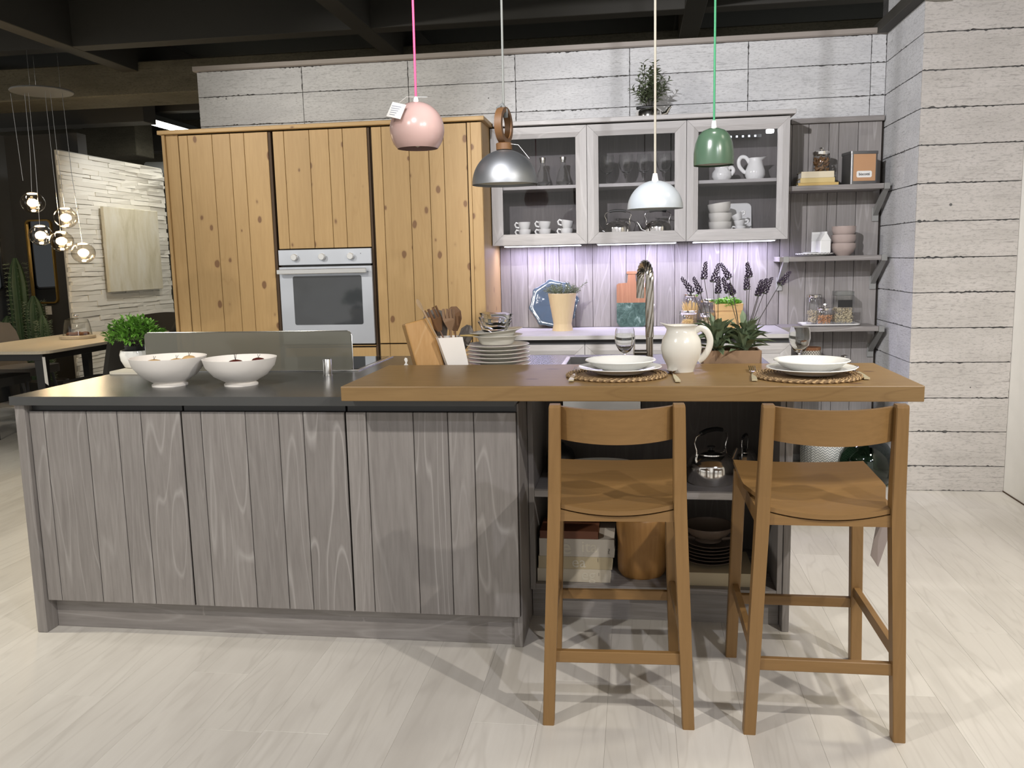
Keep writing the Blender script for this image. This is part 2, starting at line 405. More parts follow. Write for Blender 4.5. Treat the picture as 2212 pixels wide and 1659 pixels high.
bm = BM(); tube(bm, [(-6.2, 10.6, 2.55), (-4.2, 11.0, 2.55)], .14, 14); O('duct', bm, plain('duct_silver', (.35, .36, .35), .4, .6), ce, True)
bm = BM(); tube(bm, [(-9.0, 9.4, 2.75), (-7.2, 9.6, 2.62), (-6.9, 9.6, 2.2)], .11, 12); O('duct', bm, 'beam', ce, True)
# far left walls
struct(B('wall_left', (-10, -5.72), (8.5, 8.65), (0, 2.75), 'wallgrey', None, 0), 'charcoal wall behind the dining table')
struct(B('wall_side', (-6.7, -6.55), (5.0, 8.5), (0, 2.75), 'wallslate', None, 0), 'slate grey side wall at the left edge')
# stone-clad wall with the canvas
M['stone'] = plain('white_split_stone', (.74, .72, .66), .85, 0, .06)
st = struct(B('wall_stone', (-5.66, -5.612), (8.03, 9.9), (0, 2.52), plain('stone_backing', (.42, .41, .37), .9), None, 0), 'wall clad in white split stone')
z = 0.
while z < 2.5:
    hgt = random.uniform(.036, .062); y = 8.0+random.uniform(-.02, .02)
    while y < 9.88:
        ln = random.uniform(.16, .55); y1 = min(y+ln, 9.9+random.uniform(-.02, .02))
        if y1-y > .02:
            bm = BM(); d = random.uniform(.003, .014)
            vv = box(bm, (-5.615, -5.6+d), (y+.001, y1-.001), (z+.0015, min(z+hgt, 2.53)-.0015))
            for v in vv: v.co += Vector((random.uniform(-.005, .005), random.uniform(-.004, .004), random.uniform(-.004, .004)))
            O('stone', bm, 'stone', st)
        y = y1
    z += hgt
# ================================================================ kitchen island
def door_front(parent, xs, y, z, mat, t=.02, gap=.0026):
    "door made of vertical boards"
    d = B('door', (xs[0], xs[-1]), (y+.007, y+t), z, 'dark', parent, 0)
    for a, b in zip(xs, xs[1:]):
        B('board', (a+gap/2, b-gap/2), (y, y+t-.006), z, mat, d, .0016)
    return d
IX = [[-2.205, -2.146, -1.977, -1.857, -1.765, -1.612], [-1.608, -1.535, -1.368, -1.245, -1.154, -1.003], [-.999, -.925, -.759, -.638, -.548, -.402]]
ILAB = ['leftmost of the three island cabinets with grey board doors, at the free corner', 'middle one of the three island cabinets with grey board doors', 'island cabinet with grey board door right beside the left bar stool']
for k, xs in enumerate(IX):
    u = thing('island_cabinet', ILAB[k], 'cabinet', (sum((xs[0], xs[-1]))/2, 3.4, 0), 'island cabinets with board doors')
    B('body', (xs[0]+.001, xs[-1]-.001), (2.868, 4.02), (.1195, .84), 'grey_z', u, 0)
    B('top_rail', (xs[0]+.001, xs[-1]-.001), (2.90, 4.02), (.84, .874), 'channel', u, 0)
    door_front(u, xs, 2.842, (.122, .847), 'grey_z')
    B('grip_channel', (xs[0]+.0015, xs[-1]-.0015), (2.862, 2.90), (.846, .874), 'channel', u, .001)
    if k == 0: B('end_panel', (-2.247, -2.207), (2.823, 4.03), (0, .8745), 'grey_z', u, .003)
    if k == 2: B('end_panel', (-.4285, -.3975), (2.868, 4.03), (0, .8745), 'grey_z', u, .002)
tag(B('plinth', (-2.206, -.430), (2.888, 2.905), (0, .119), 'grey_x'), 'recessed grey plinth board along the floor under the island doors', 'plinth')
M['nicheshade'] = wood('shelf_back_shaded', 'z', (.10, .085, .075), (.13, .112, .10), (.17, .15, .135), .4, None, .6)  # darker than the unit's wood: niche shade put into the back's colour
# open shelf unit of the island
n = thing('island_shelf_unit', 'open grey shelf unit in the island behind the bar stools', 'shelf unit', (.07, 3.3, 0))
B('side_panel', (-.3955, -.376), (3.086, 3.56), (.13, .874), 'grey_z', n, .001)
B('side_panel', (.499, .517), (3.086, 3.56), (.13, .874), 'grey_z', n, .001)
B('end_panel', (.519, .544), (3.082, 4.03), (0, .874), 'grey_z', n, .002)
B('back_panel', (-.376, .499), (3.545, 3.56), (.13, .874), 'nicheshade', n, 0)
B('shelf', (-.3755, .4985), (3.092, 3.545), (.486, .510), 'grey_x', n, .001)
B('shelf', (-.3755, .4985), (3.087, 3.545), (.131, .152), 'grey_x', n, .001)
B('plinth_board', (-.395, .517), (3.145, 3.16), (0, .130), 'grey_x', n, .001)
B('rear_body', (-.395, .517), (3.563, 4.02), (.10, .73), 'grey_z', n, 0)
# worktop with the sink cut-out
SX, SY = (-.305, .022), (3.50, 3.955)
bm = BM()
zt = (.8755, .907)
box(bm, (-2.249, -.402), (2.805, 4.05), zt); box(bm, (-.402, SX[0]), (3.075, 4.05), zt); box(bm, (SX[1], .548), (3.075, 4.05), zt)
box(bm, SX, (3.075, SY[0]), zt); box(bm, SX, (SY[1], 4.05), zt)
tag(O('island_worktop', bm, 'slab', loc=(-.9, 3.4, .8755)), 'thin anthracite worktop of the island', 'worktop')
bm = BM(); box(bm, (-.965, .855), (2.71, 3.28), (.9078, .957), .003, 2)
tag(O('breakfast_bar', bm, 'bar_x', loc=(-.05, 3, .9078)), 'thick stained pine bar top with knots, lying on the island', 'bar counter')
# hob, extractor glass, socket, sink, tap
u = thing('induction_hob', 'black glass hob with steel rim behind the glass extractor screen', 'hob', (-1.63, 3.75, .907))
bm = BM(); box(bm, (-2.10, -1.155), (3.482, 4.01), (.9075, .911)); O('rim', bm, 'steel', u)
B('glass_top', (-2.085, -1.172), (3.53, 3.995), (.9112, .9125), plain('hob_glass', (.02, .022, .025), .05, 0, .02, .6), u, .0005)
M['smoke'] = None
g = G('smoked_glass'); t = g.n('BsdfTransparent'); t.inputs[0].default_value = (.62, .62, .55, 1); df = g.n('MixShader'); g.fin((.20, .195, .165), .12, 0, .5)
df.inputs[0].default_value = .62; g.l(t.outputs[0], df.inputs[1]); g.l(g.b.outputs[0], df.inputs[2]); g.l(df.outputs[0], g.out.inputs[0]); M['smoke'] = g.m
u = thing('extractor_screen', 'raised smoked glass downdraft extractor panel standing on the worktop', 'extractor', (-1.65, 3.49, .907))
bm = BM(); prism(bm, rrect(-2.115, -1.183, .9125, 1.076, .016), 3.486, 3.494, 'y'); O('glass_panel', bm, 'smoke', u)
bm = BM(); tube(bm, [(-2.116, 3.490, .915), (-2.116, 3.490, 1.06), (-2.1, 3.490, 1.0775), (-1.2, 3.490, 1.0775), (-1.182, 3.490, 1.06), (-1.182, 3.490, .915)], .0022, 6); O('edge_strip', bm, 'steel', u, True)
B('slot_frame', (-2.13, -1.16), (3.478, 3.502), (.9072, .912), 'steel', u, .001)
u = thing('pop_up_socket', 'small brushed steel socket tower on the worktop right of the bowls', 'socket', (-1.25, 3.367, .907))
L('column', [(0, .907), (.0185, .907), (.0185, .972), (.017, .974), (0, .974)], (-1.25, 3.367, 0), 'steel', u)
L('collar', [(.0188, .9072), (.022, .9072), (.022, .909), (.0188, .9095)], (-1.25, 3.367, 0), 'chrome', u)
u = thing('kitchen_sink', 'stainless steel sink set into the worktop behind the bar top', 'sink', (-.14, 3.73, .75))
bm = BM(); 
box(bm, (SX[0]-.012, SX[0]+.004), (SY[0]-.012, SY[1]+.012), (.9072, .9092)); box(bm, (SX[1]-.004, SX[1]+.012), (SY[0]-.012, SY[1]+.012), (.9072, .9092))
box(bm, SX, (SY[0]-.012, SY[0]+.004), (.9072, .9092)); box(bm, SX, (SY[1]-.004, SY[1]+.012), (.9072, .9092)); O('rim', bm, 'steel', u)
bm = BM(); a, b = SX[0]+.003, SX[1]-.003; c_, d_ = SY[0]+.003, SY[1]-.003
box(bm, (a, a+.003), (c_, d_), (.74, .907)); box(bm, (b-.003, b), (c_, d_), (.74, .907)); box(bm, (a, b), (c_, c_+.003), (.74, .907)); box(bm, (a, b), (d_-.003, d_), (.74, .907)); box(bm, (a, b), (c_, d_), (.737, .74)); O('basin', bm, 'steel', u)
M['tapsteel'] = plain('gunmetal_steel', (.50, .47, .43), .22, 1, .05)
u = thing('kitchen_tap', 'tall gooseneck tap with twisted steel spout behind the bar', 'tap', (.051, 3.42, .907))
L('base', [(0, .907), (.019, .907), (.019, .912), (.0135, .914), (.0135, 1.04), (.0145, 1.041), (.0145, 1.046), (0, 1.046)], (.051, 3.42, 0), 'tapsteel', u, 20)
pth = [(.051, 3.42, z) for z in (1.046, 1.10, 1.16, 1.22, 1.27)]
for i in range(1, 13):
    a = math.pi*i/12; pth.append((.034+.017*math.cos(a), 3.505-.085*math.cos(a), 1.275+.055*math.sin(a)))
pth += [(.016, 3.592, 1.24), (.016, 3.592, 1.19)]
pth = [Vector(p) for p in pth]; dense = []
for a, b in zip(pth, pth[1:]):
    for k in range(5): dense.append(a.lerp(b, k/5))
dense.append(pth[-1])
bm = BM(); NN = 36; rings = []; nx = Vector((1, 0, 0)); tw = 0
for i, p in enumerate(dense):
    t = (dense[min(i+1, len(dense)-1)]-dense[max(i-1, 0)]).normalized(); nx = (nx-t*nx.dot(t)).normalized(); ny = t.cross(nx)
    tw = i*.10; ring = []
    for k in range(NN):
        a = 2*math.pi*k/NN; r = .0148*(1+.10*math.cos(9*a)); ring.append(bm.verts.new(p+r*(math.cos(a+tw)*nx+math.sin(a+tw)*ny)))
    rings.append(ring)
for a, b in zip(rings, rings[1:]):
    for k in range(NN): bm.faces.new((a[k], a[(k+1) % NN], b[(k+1) % NN], b[k]))
bm.faces.new(rings[0]); bm.faces.new(rings[-1]); O('spout', bm, 'tapsteel', u, True, ang=60)
bm = BM(); tube(bm, [(.04, 3.42, .985), (-.008, 3.42, .985)], .0115, 14); lv = O('valve', bm, 'tapsteel', u, True)
bm = BM(); tube(bm, [(-.009, 3.42, .975), (-.009, 3.42, 1.055)], .0035, 8); O('lever', bm, 'steel', lv, True)
# ================================================================ tall pine cabinets with oven
YT = 5.17
def tall(name, lab, x0, x1):
    return thing(name, lab, 'cabinet', ((x0+x1)/2, 5.47, 0))
TX = [[-2.802, -2.742, -2.582, -2.465, -2.375, -2.222], [-2.190, -2.119, -1.958, -1.836, -1.749, -1.597], [-1.570, -1.508, -1.341, -1.220, -1.130, -.990]]
u = tall('tall_cabinet', 'tall pine cabinet with board door left of the oven', -2.885, -2.2)
B('side_panel', (-2.906, -2.886), (YT-.014, 5.788), (0, 2.165), 'pine_z', u, .002)
B('filler_board', (-2.8845, -2.806), (YT, 5.2), (.1, 2.165), 'pine_z', u, .0015)
B('body', (-2.885, -2.205), (YT+.022, 5.785), (.1, 2.163), 'browngap', u, 0)
door_front(u, TX[0], YT, (.105, 2.158), 'pine_z')
B('grip_profile', (-2.2215, -2.205), (YT+.006, YT+.021), (.105, 2.158), 'browngap', u, 0)
u = tall('oven_cabinet', 'pine oven housing with a board door above the oven', -2.205, -1.585)
B('body', (-2.2035, -1.5835), (YT+.045, 5.785), (.1, 2.163), 'browngap', u, 0)
door_front(u, TX[1], YT, (1.452, 2.158), 'pine_z')
bm = BM(); box(bm, (-2.19, -1.597), (YT, YT+.02), (.845, .852), .001); O('rail', bm, 'pine_x', u)
d = B('drawer', (-2.19, -1.597), (YT+.007, YT+.02), (.30, .838), 'dark', u, 0)
for a, b in zip(TX[1], TX[1][1:]): B('board', (a+.001, b-.001), (YT, YT+.014), (.30, .836), 'pine_z', d, .0015)
B('grip_profile', (-1.5965, -1.5835), (YT+.006, YT+.021), (.105, 2.158), 'browngap', u, 0)
u = tall('tall_cabinet', 'tall pine cabinet with board door right of the oven', -1.58, -.9)
B('body', (-1.5825, -.925), (YT+.022, 5.765), (.1, 2.163), 'browngap', u, 0)
door_front(u, TX[2], YT, (.862, 2.158), 'pine_z')
d2 = B('lower_door', (-1.570, -.990), (YT+.007, YT+.02), (.105, .855), 'dark', u, 0)
for a, b in zip(TX[2], TX[2][1:]): B('board', (a+.001, b-.001), (YT, YT+.014), (.105, .855), 'pine_z', d2, .0015)
B('filler_board', (-.986, -.966), (YT, 5.19), (.1, 2.16), 'pine_z', u, .0015)
B('filler_board', (-.9645, -.901), (YT, 5.19), (.1, 2.16), 'pine_z', u, .0015)
B('side_panel', (-.9245, -.9), (5.191, 5.768), (0, 2.165), 'pine_z', u, .001)
tag(B('cabinet_cornice', (-2.925, -.878), (YT-.03, 5.788), (2.1655, 2.19), 'pine_x', None, .003), 'pine top board lying along the three tall cabinets', 'top board')
# oven
u = thing('built_in_oven', 'silver built-in oven with three round knobs', 'oven', (-1.893, 5.3, .858))
B('casing', (-2.18, -1.607), (YT+.004, YT+.044), (.862, 1.446), 'black', u, 0)
pn = B('control_panel', (-2.190, -1.596), (YT-.018, YT+.003), (1.352, 1.445), 'ovensteel', u, .002)
for x in (-2.083, -1.906, -1.724):
    L('knob', [(0, 0), (.021, 0), (.021, .022), (.018, .026), (0, .026)], (x, YT-.018, 1.399), plain('knob_white', (.72, .73, .74), .25, .4), pn, 20, Matrix.Rotation(R(90), 4, 'X'))
B('indicator_lamp', (-1.665, -1.661), (YT-.0185, YT-.017), (1.412, 1.416), 'black', pn, 0)
od = B('oven_door', (-2.190, -1.596), (YT-.020, YT+.003), (.862, 1.340), 'ovensteel', u, .002)
bm = BM(); prism(bm, rrect(-2.104, -1.664, .982, 1.283, .012), YT-.0215, YT-.019, 'y'); O('window', bm, 'ovenglass', od)
bm = BM(); box(bm, (-2.188, -1.620), (YT-.066, YT-.048), (1.298, 1.326), .002); O('handle', bm, 'steel', od)
for x in (-2.16, -1.65): B('handle_post', (x-.008, x+.008), (YT-.049, YT-.0195), (1.304, 1.320), 'steel', od, 0)
# ================================================================ wall cabinets with glass doors
YU = 5.445
def frame_piece(bm, side, x0, x1, z0, z1, w, y):
    "mitred profile: flat outer face, sloping inner face"
    t = .022; wi = w*.58
    def quad(p): return [bm.verts.new(q) for q in p]
    if side in 'LR':
        s = 1 if side == 'L' else -1; xo = x0 if side == 'L' else x1
        rows = []
        for zz, sg in ((z0, 1), (z1, -1)):
            rows.append(quad([(xo, y, zz), (xo+s*wi, y, zz+sg*wi), (xo+s*w, y+.010, zz+sg*w), (xo+s*w, y+t, zz+sg*w), (xo, y+t, zz)]))
    else:
        s = 1 if side == 'B' else -1; zo = z0 if side == 'B' else z1
        rows = []
        for xx, sg in ((x0, 1), (x1, -1)):
            rows.append(quad([(xx, y, zo), (xx+sg*wi, y, zo+s*wi), (xx+sg*w, y+.010, zo+s*w), (xx+sg*w, y+t, zo+s*w), (xx, y+t, zo)]))
    a, b = rows; nn = len(a)
    for k in range(nn): bm.faces.new((a[k], a[(k+1) % nn], b[(k+1) % nn], b[k]))
    bm.faces.new(a[::-1]); bm.faces.new(b)
def glass_door(par, x0, x1, z0, z1, y, w=.068, solid=None):
    d = B('door', (x0+w-.006, x1-w+.006), (y+.013, y+.017), (z0+w-.006, z1-w+.006), solid or 'pane', par, 0)
    if solid is None: d['label'] = 'clear glass pane of the door'
    for side in 'LRBT':
        bm = BM(); e = .0006; frame_piece(bm, side, x0+(e if side in 'BT' else 0), x1-(e if side in 'BT' else 0), z0+(e if side in 'LR' else 0), z1-(e if side in 'LR' else 0), w, y)
        O('frame_rail', bm, 'pale_z' if side in 'LR' else 'pale_x', d)
    return d
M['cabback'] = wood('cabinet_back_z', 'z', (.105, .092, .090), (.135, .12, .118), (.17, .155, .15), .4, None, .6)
UX = [-.895, -.2985, .3005, .900]
ULAB = ['wall cabinet with glass door holding carafes and cups, nearest the pine cabinets', 'middle wall cabinet with glass door holding wine glasses and kettles', 'wall cabinet with glass door holding white pitchers and bowls, beside the open shelves']
for k in range(3):
    x0, x1 = UX[k], UX[k+1]
    u = thing('wall_cabinet', ULAB[k], 'cabinet', ((x0+x1)/2, 5.6, 1.44), 'wall cabinets with glass doors')
    B('side_panel', (x0+.001, x0+.018), (YU+.024, 5.768), (1.446, 2.16), 'grey_z', u, 0)
    B('side_panel', (x1-.018, x1-.001), (YU+.024, 5.768), (1.446, 2.16), 'grey_z', u, 0)
    B('bottom_panel', (x0+.0185, x1-.0185), (YU+.024, 5.768), (1.446, 1.490), 'cabin', u, 0)
    B('top_panel', (x0+.0185, x1-.0185), (YU+.024, 5.768), (2.142, 2.16), 'cabin', u, 0)
    B('back_panel', (x0+.0185, x1-.0185), (5.757, 5.767), (1.4905, 2.1415), 'cabback', u, 0)
    B('inner_shelf', (x0+.019, x1-.019), (YU+.035, 5.7565), (1.786, 1.806), 'pale_x', u, .001)
    glass_door(u, x0+.0015, x1-.0015, 1.443, 2.157, YU)
tag(B('cabinet_cornice', (-.872, .928), (YU-.028, 5.786), (2.1655, 2.192), 'pale_x', None, .003), 'pale grey top board over the three glass-door cabinets', 'top board')
M['led'] = emit('led_strip', (.80, .80, 1), 5)
for k in range(3):
    x0, x1 = UX[k], UX[k+1]
    u = thing('led_strip_light', ['left', 'middle', 'right'][k]+' cold white LED strip under the glass-door wall cabinets', 'light', ((x0+x1)/2, 5.60, 1.43), 'LED strips under the wall cabinets')
    B('housing', (x0+.05, x1-.05), (5.56, 5.70), (1.438, 1.4455), 'steel', u, 0)
    B('diffuser', (x0+.055, x1-.055), (5.575, 5.695), (1.4345, 1.4378), 'led', u, 0)
    la = bpy.data.lights.new('led_light', 'AREA'); la.shape = 'RECTANGLE'; la.size = x1-x0-.12; la.size_y = .10; la.energy = 1.5; la.color = (.66, .58, 1)
    lo = bpy.data.objects.new('led_light', la); C.objects.link(lo); lo.location = ((x0+x1)/2, 5.635, 1.432)
lp = bpy.data.lights.new('disc_point', 'POINT'); lp.energy = .35; lp.shadow_soft_size = .02; lp.color = (.95, .97, 1)  # point source set at the glowing disc
lo = bpy.data.objects.new('disc_point', lp); C.objects.link(lo); lo.location = (.80, 5.56, 2.10)
u = thing('cabinet_disc', 'small round white glowing disc inside the right glass-door cabinet', 'lamp', (.80, 5.56, 2.12))
L('glow_disc', [(0, 2.078), (.022, 2.078), (.024, 2.084), (.024, 2.098), (.008, 2.102), (.008, 2.141), (0, 2.141)], (.80, 5.56, 0), emit('disc_face', (.95, .97, 1), 4), u, 20)  # emissive disc on a short stem
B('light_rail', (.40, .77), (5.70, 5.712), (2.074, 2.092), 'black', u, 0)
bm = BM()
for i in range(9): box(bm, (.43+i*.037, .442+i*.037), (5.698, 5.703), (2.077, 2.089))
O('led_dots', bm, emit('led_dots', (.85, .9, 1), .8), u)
# backsplash boards and shelf back boards
bk = thing('backsplash', 'grey wooden board backsplash lit from above between counter and wall cabinets', 'wall panel', (0, 5.78, .9))
B('backing', (-.8995, .905), (5.7815, 5.7885), (.901, 1.443), 'dark', bk, 0)
bx = [-.8995, -.83, -.716, -.6, -.505, -.4, -.285, -.168, -.066, .06, .133, .247, .327, .417, .533, .618, .707, .83, .905]
for a, b in zip(bx, bx[1:]): B('board', (a+.0012, b-.0012), (5.770, 5.7815), (.901, 1.443), 'grey_z', bk, .0014)
sp_ = thing('shelf_back_panel', 'tall grey board panel carrying the open wall shelves', 'wall panel', (1.2, 5.78, 0))
B('backing', (.9065, 1.513), (5.7815, 5.7885), (.05, 2.15), 'dark', sp_, 0)
sx = [.9065, .965, 1.066, 1.187, 1.245, 1.36, 1.500]
for a, b in zip(sx, sx[1:]): B('board', (a+.0012, b-.0012), (5.768, 5.7815), (.05, 2.15), 'shelfback', sp_, .0014)
B('top_moulding', (.955, 1.508), (5.745, 5.7885), (2.1505, 2.182), 'grey_x', sp_, .002)
# back counter and base cabinets
tag(B('back_counter', (-.899, .885), (5.122, 5.7685), (.876, .9), 'pale_x', None, .0015), 'pale grey wooden counter along the back wall', 'worktop')
CL = ['base cabinet of pale framed drawers beside the pine cabinets', 'middle base cabinet of pale framed drawers behind the tap', 'base cabinet of pale framed drawers below the open shelves end']
for k in range(3):
    x0, x1 = [-.895, -.304, .296, .884][k:k+2]
    u = thing('base_cabinet', CL[k], 'cabinet', ((x0+x1)/2, 5.45, 0), 'pale base cabinets along the back wall')
    B('body', (x0+.001, x1-.001), (5.165, 5.768), (.1, .873), 'channel', u, 0)
    B('plinth_board', (x0+.001, x1-.001), (5.20, 5.22), (0, .099), 'grey_x', u, 0)
    for z0, z1 in ((.60, .845), (.35, .596), (.105, .346)):
        d = glass_door(u, x0+.0015, x1-.0015, z0, z1, 5.142, .06, 'pale_x'); d.name = 'drawer_front'
# open shelves with brackets
def bracket(par, x, yf, ztop):
    bm = BM(); box(bm, (x-.016, x+.016), (yf-.002, yf+.05), (ztop-.034, ztop+.002), .001)
    p = [(yf+.005, ztop-.03), (yf+.045, ztop-.03), (5.766, ztop-.145), (5.766, ztop-.185)]
    prism(bm, p, x-.014, x+.014, 'x'); box(bm, (x-.02, x+.02), (5.758, 5.7675), (ztop-.215, ztop-.13), .002)
    O('bracket', bm, plain('bracket_grey', (.30, .30, .285), .45, .3), par)
SH = [(.903, 1.757, (1.476,), 'upper open grey shelf holding the biscuit tin'), (.866, 1.335, (.905, 1.476), 'middle open grey shelf holding the pinkish bowls'), (.888, .905, (1.476,), 'lower open grey shelf holding the glass jars on a tray'), (.93, .62, (.98, 1.476), 'lowest open grey shelf mostly hidden behind the bar top')]
for x0, zt_, brs, lab in SH:
    u = thing('wall_shelf', lab, 'shelf', (1.2, 5.64, zt_-.03), 'open grey wall shelves')
    B('shelf_board', (x0, 1.4595), (5.52, 5.7675), (zt_-.03, zt_), 'grey_x', u, .002)
    for b in brs: bracket(u, b, 5.518, zt_)
# ================================================================ bar stools
def make_stool(lab):
    u = thing('bar_stool', lab, 'stool', (0, 0, 0), 'wooden bar stools at the bar')
    for s in (-1, 1):
        bm = BM(); bar(bm, [((s*.203, -.243, 0), .017, .019), ((s*.190, -.240, .33), .0175, .021), ((s*.177, -.236, .64), .018, .024), ((s*.1755, -.238, .70), .018, .023), ((s*.170, -.262, .95), .0165, .018), ((s*.170, -.263, .958), .0145, .016)])
        bmesh.ops.bevel(bm, geom=[e for e in bm.edges if abs((e.verts[0].co-e.verts[1].co).z) > .02], offset=.003, segments=1, affect='EDGES'); O('leg', bm, 'stool_z', u)
        bm = BM(); bar(bm, [((s*.203, .242, 0), .018, .018), ((s*.184, .226, .655), .019, .019)])
        bmesh.ops.bevel(bm, geom=[e for e in bm.edges if abs((e.verts[0].co-e.verts[1].co).z) > .02], offset=.003, segments=1, affect='EDGES'); O('leg', bm, 'stool_z', u)
        # side rails
        bm = BM(); A = [(s*.194-.009, -.222), (s*.194+.009, -.222), (s*.194+.009, .222), (s*.194-.009, .222)]
        prism(bm, A, .232, .266); O('stretcher', bm, 'stool_y', u)
        bm = BM(); prism(bm, [(s*.180-.009, -.215), (s*.180+.009, -.215), (s*.184+.009, .21), (s*.184-.009, .21)], .605, .652); O('seat_rail', bm, 'stool_y', u)
    B('stretcher', (-.181, .181), (-.251, -.231), (.192, .227), 'stool_x', u, .002)
    B('stretcher', (-.181, .181), (.226, .246), (.192, .225), 'stool_x', u, .002)
    bm = BM(); N_ = 12; pl = []
    for i in range(N_+1):
        t = -1+2*i/N_; pl.append((t*.160, .652-.020*(1-t*t)))
    prism(bm, [(-.160, .618), (.160, .618)]+pl[::-1], -.249, -.229, 'y'); O('seat_rail', bm, 'stool_x', u)
    B('seat_rail', (-.167, .167), (.216, .236), (.605, .650), 'stool_x', u, .002)
    # curved backrest
    bm = BM(); N_ = 14; rows = []
    for i in range(N_+1):
        t = -1+2*i/N_; bow = .052*(1-t*t); x = t*.1555; zt0 = .950-.004*(1-t*t); zb0 = .855-.006*(1-t*t)
        yb = -.262-bow; rows.append([bm.verts.new(q) for q in ((x, yb+.026, zt0), (x, yb+.008, zt0), (x, yb+.018, zb0), (x, yb+.034, zb0))])
    for a, b in zip(rows, rows[1:]):
        for k in range(4): bm.faces.new((a[k], a[(k+1) % 4], b[(k+1) % 4], b[k]))
    bm.faces.new(rows[0]); bm.faces.new(rows[-1]); O('backrest', bm, 'stool_x', u, True)
    # moulded seat
    bm = BM(); NX, NY = 16, 14; top = []; bot = []
    for j in range(NY+1):
        v = j/NY; y = -.246+.50*v; hw = (.1575 if v < .09 else .1575+(.205-.1575)*min(1, (v-.09)/.35)); ra = []; rb = []
        for i in range(NX+1):
            t = -1+2*i/NX; zz = .668-.017*(1-t*t)*(1-.35*v)+.020*v - .010*math.exp(-((v-.30)/.16)**2)*(1-abs(t))*1.2 + .006*math.exp(-((v-.42)/.1)**2)*(1-abs(t))
            yy = y-(.012*(1-t*t) if j == 0 else 0)+(.0 if j < NY else -.02*t*t)
            ra.append(bm.verts.new((t*hw, yy, zz))); rb.append(bm.verts.new((t*hw, yy, zz-.013)))
        top.append(ra); bot.append(rb)
    for j in range(NY):
        for i in range(NX):
            bm.faces.new((top[j][i], top[j][i+1], top[j+1][i+1], top[j+1][i])); bm.faces.new((bot[j][i], bot[j+1][i], bot[j+1][i+1], bot[j][i+1]))
        for i in (0, NX): bm.faces.new((top[j][i], top[j+1][i], bot[j+1][i], bot[j][i]))
    for i in range(NX):
        for j in (0, NY): bm.faces.new((top[j][i], top[j][i+1], bot[j][i+1], bot[j][i]))
    O('seat', bm, 'stool_x', u, True, ang=50)
    return u
s1 = make_stool('brown wooden bar stool standing in front of the stacked books, left one')
s2 = dup(s1, (.521, 2.633, 0), (0, 0, 0), 'brown wooden bar stool with a hanging price tag, nearest the concrete pillar')
s1.location = (-.066, 2.633, 0); s1.rotation_euler = (0, 0, R(2.4))
bm = BM(); prism(bm, [(-.02, -.005), (.035, .0), (.022, -.085), (-.012, -.16), (-.045, -.12)], -.0006, .0006, 'y')
bmesh.ops.translate(bm, verts=bm.verts, vec=s2.location); pt = O('price_tag', bm, plain('tag_paper', (.27, .225, .21), .7), s2); pt.location = (.180, -.10, .615); pt.rotation_euler = (0, 0, R(35)); pt['label'] = 'greyish pink price tag hanging below the seat'
# ================================================================ pendants over the bar
YP = 3.4
M['ringwood'] = wood('ring_wood', 'z', (.105, .05, .018), (.13, .064, .024), (.12, .055, .02), .3, None, .45)
def cord(u, x, z0, x1, r, col, y=YP):
    bm = BM(); tube(bm, [(x, y, z0), (x+.2*(x1-x), y, z0+.3), (x1, y, 3.44)], r, 10); O('cord', bm, plain('cord_'+u.name, col, .7), u, True)
    L('ceiling_rose', [(0, 3.425), (.05, 3.425), (.05, 3.4598), (0, 3.4598)], (x1, y, 0), 'black', u, 20)
TILT = Matrix.Rotation(R(0), 4, 'X')
u = thing('pendant_lamp', 'glossy pale pink ball pendant lamp on a bright pink cord', 'pendant lamp', (-.846, YP, 1.78), 'pendant lamps over the bar')
pr_ = [(.106*math.sin(R(a)), 1.866-.106*math.cos(R(a))) for a in range(48, 181, 6)]
pr_ = pr_ + [(max(0, r-.003), z-.002 if r < .03 else z) for r, z in pr_[::-1]]
L('shade', pr_, (-.846, YP, 0), plain('pink_lacquer', (.53, .36, .325), .25, 0, .02), u, 40)
L('cap', [(.004, 1.968), (.011, 1.968), (.009, 1.985), (.004, 1.992)], (-.846, YP, 0), 'paper', u, 12)
bm = BM(); lathe(bm, [(.0, 1.80), (.028, 1.815), (.03, 1.84), (.014, 1.87), (.013, 1.93), (0, 1.93)], 16, (-.846, YP, 0)); O('bulb', bm, plain('bulb_white', (.7, .68, .62), .4), u, True)
cord(u, -.846, 1.985, -.838, .0045, (.85, .09, .22))
bm = BM(); vv = prism(bm, [(-.028, -.028), (.03, -.032), (.036, .03), (-.02, .034)], -.0006, .0006, 'y'); xf(bm, vv, Matrix.Translation((-.902, YP-.105, 1.925)) @ Matrix.Rotation(R(-22), 4, 'X') @ Matrix.Rotation(R(12), 4, 'Y')); tg_ = O('price_tag', bm, 'paper', u); tg_['label'] = 'white price tag tied to the lamp'
bm = BM(); 
for i in range(5): vv = box(bm, (-.018, .020-.004*i), (-.0012, -.0006), (.016-.009*i, .0185-.009*i)); xf(bm, vv, Matrix.Translation((-.902, YP-.105, 1.925)) @ Matrix.Rotation(R(-22), 4, 'X') @ Matrix.Rotation(R(12), 4, 'Y'))
O('tag_print', bm, plain('tag_ink', (.25, .27, .33), .7), tg_)
bm = BM(); tube(bm, [(-.885, YP-.10, 1.955), (-.873, YP-.04, 1.985), (-.846, YP, 1.99), (-.80, YP, 1.988)], .0008, 5); O('tag_string', bm, 'paper', u)
u = thing('pendant_lamp', 'brushed steel dome pendant lamp hanging from a wooden ring', 'pendant lamp', (-.504, YP, 1.645), 'pendant lamps over the bar')
pr_ = [(.127*math.sin(R(a)), 1.650+.128*math.cos(R(a))) for a in range(92, -1, -6)]; pr_[-1] = (0, pr_[-1][1])
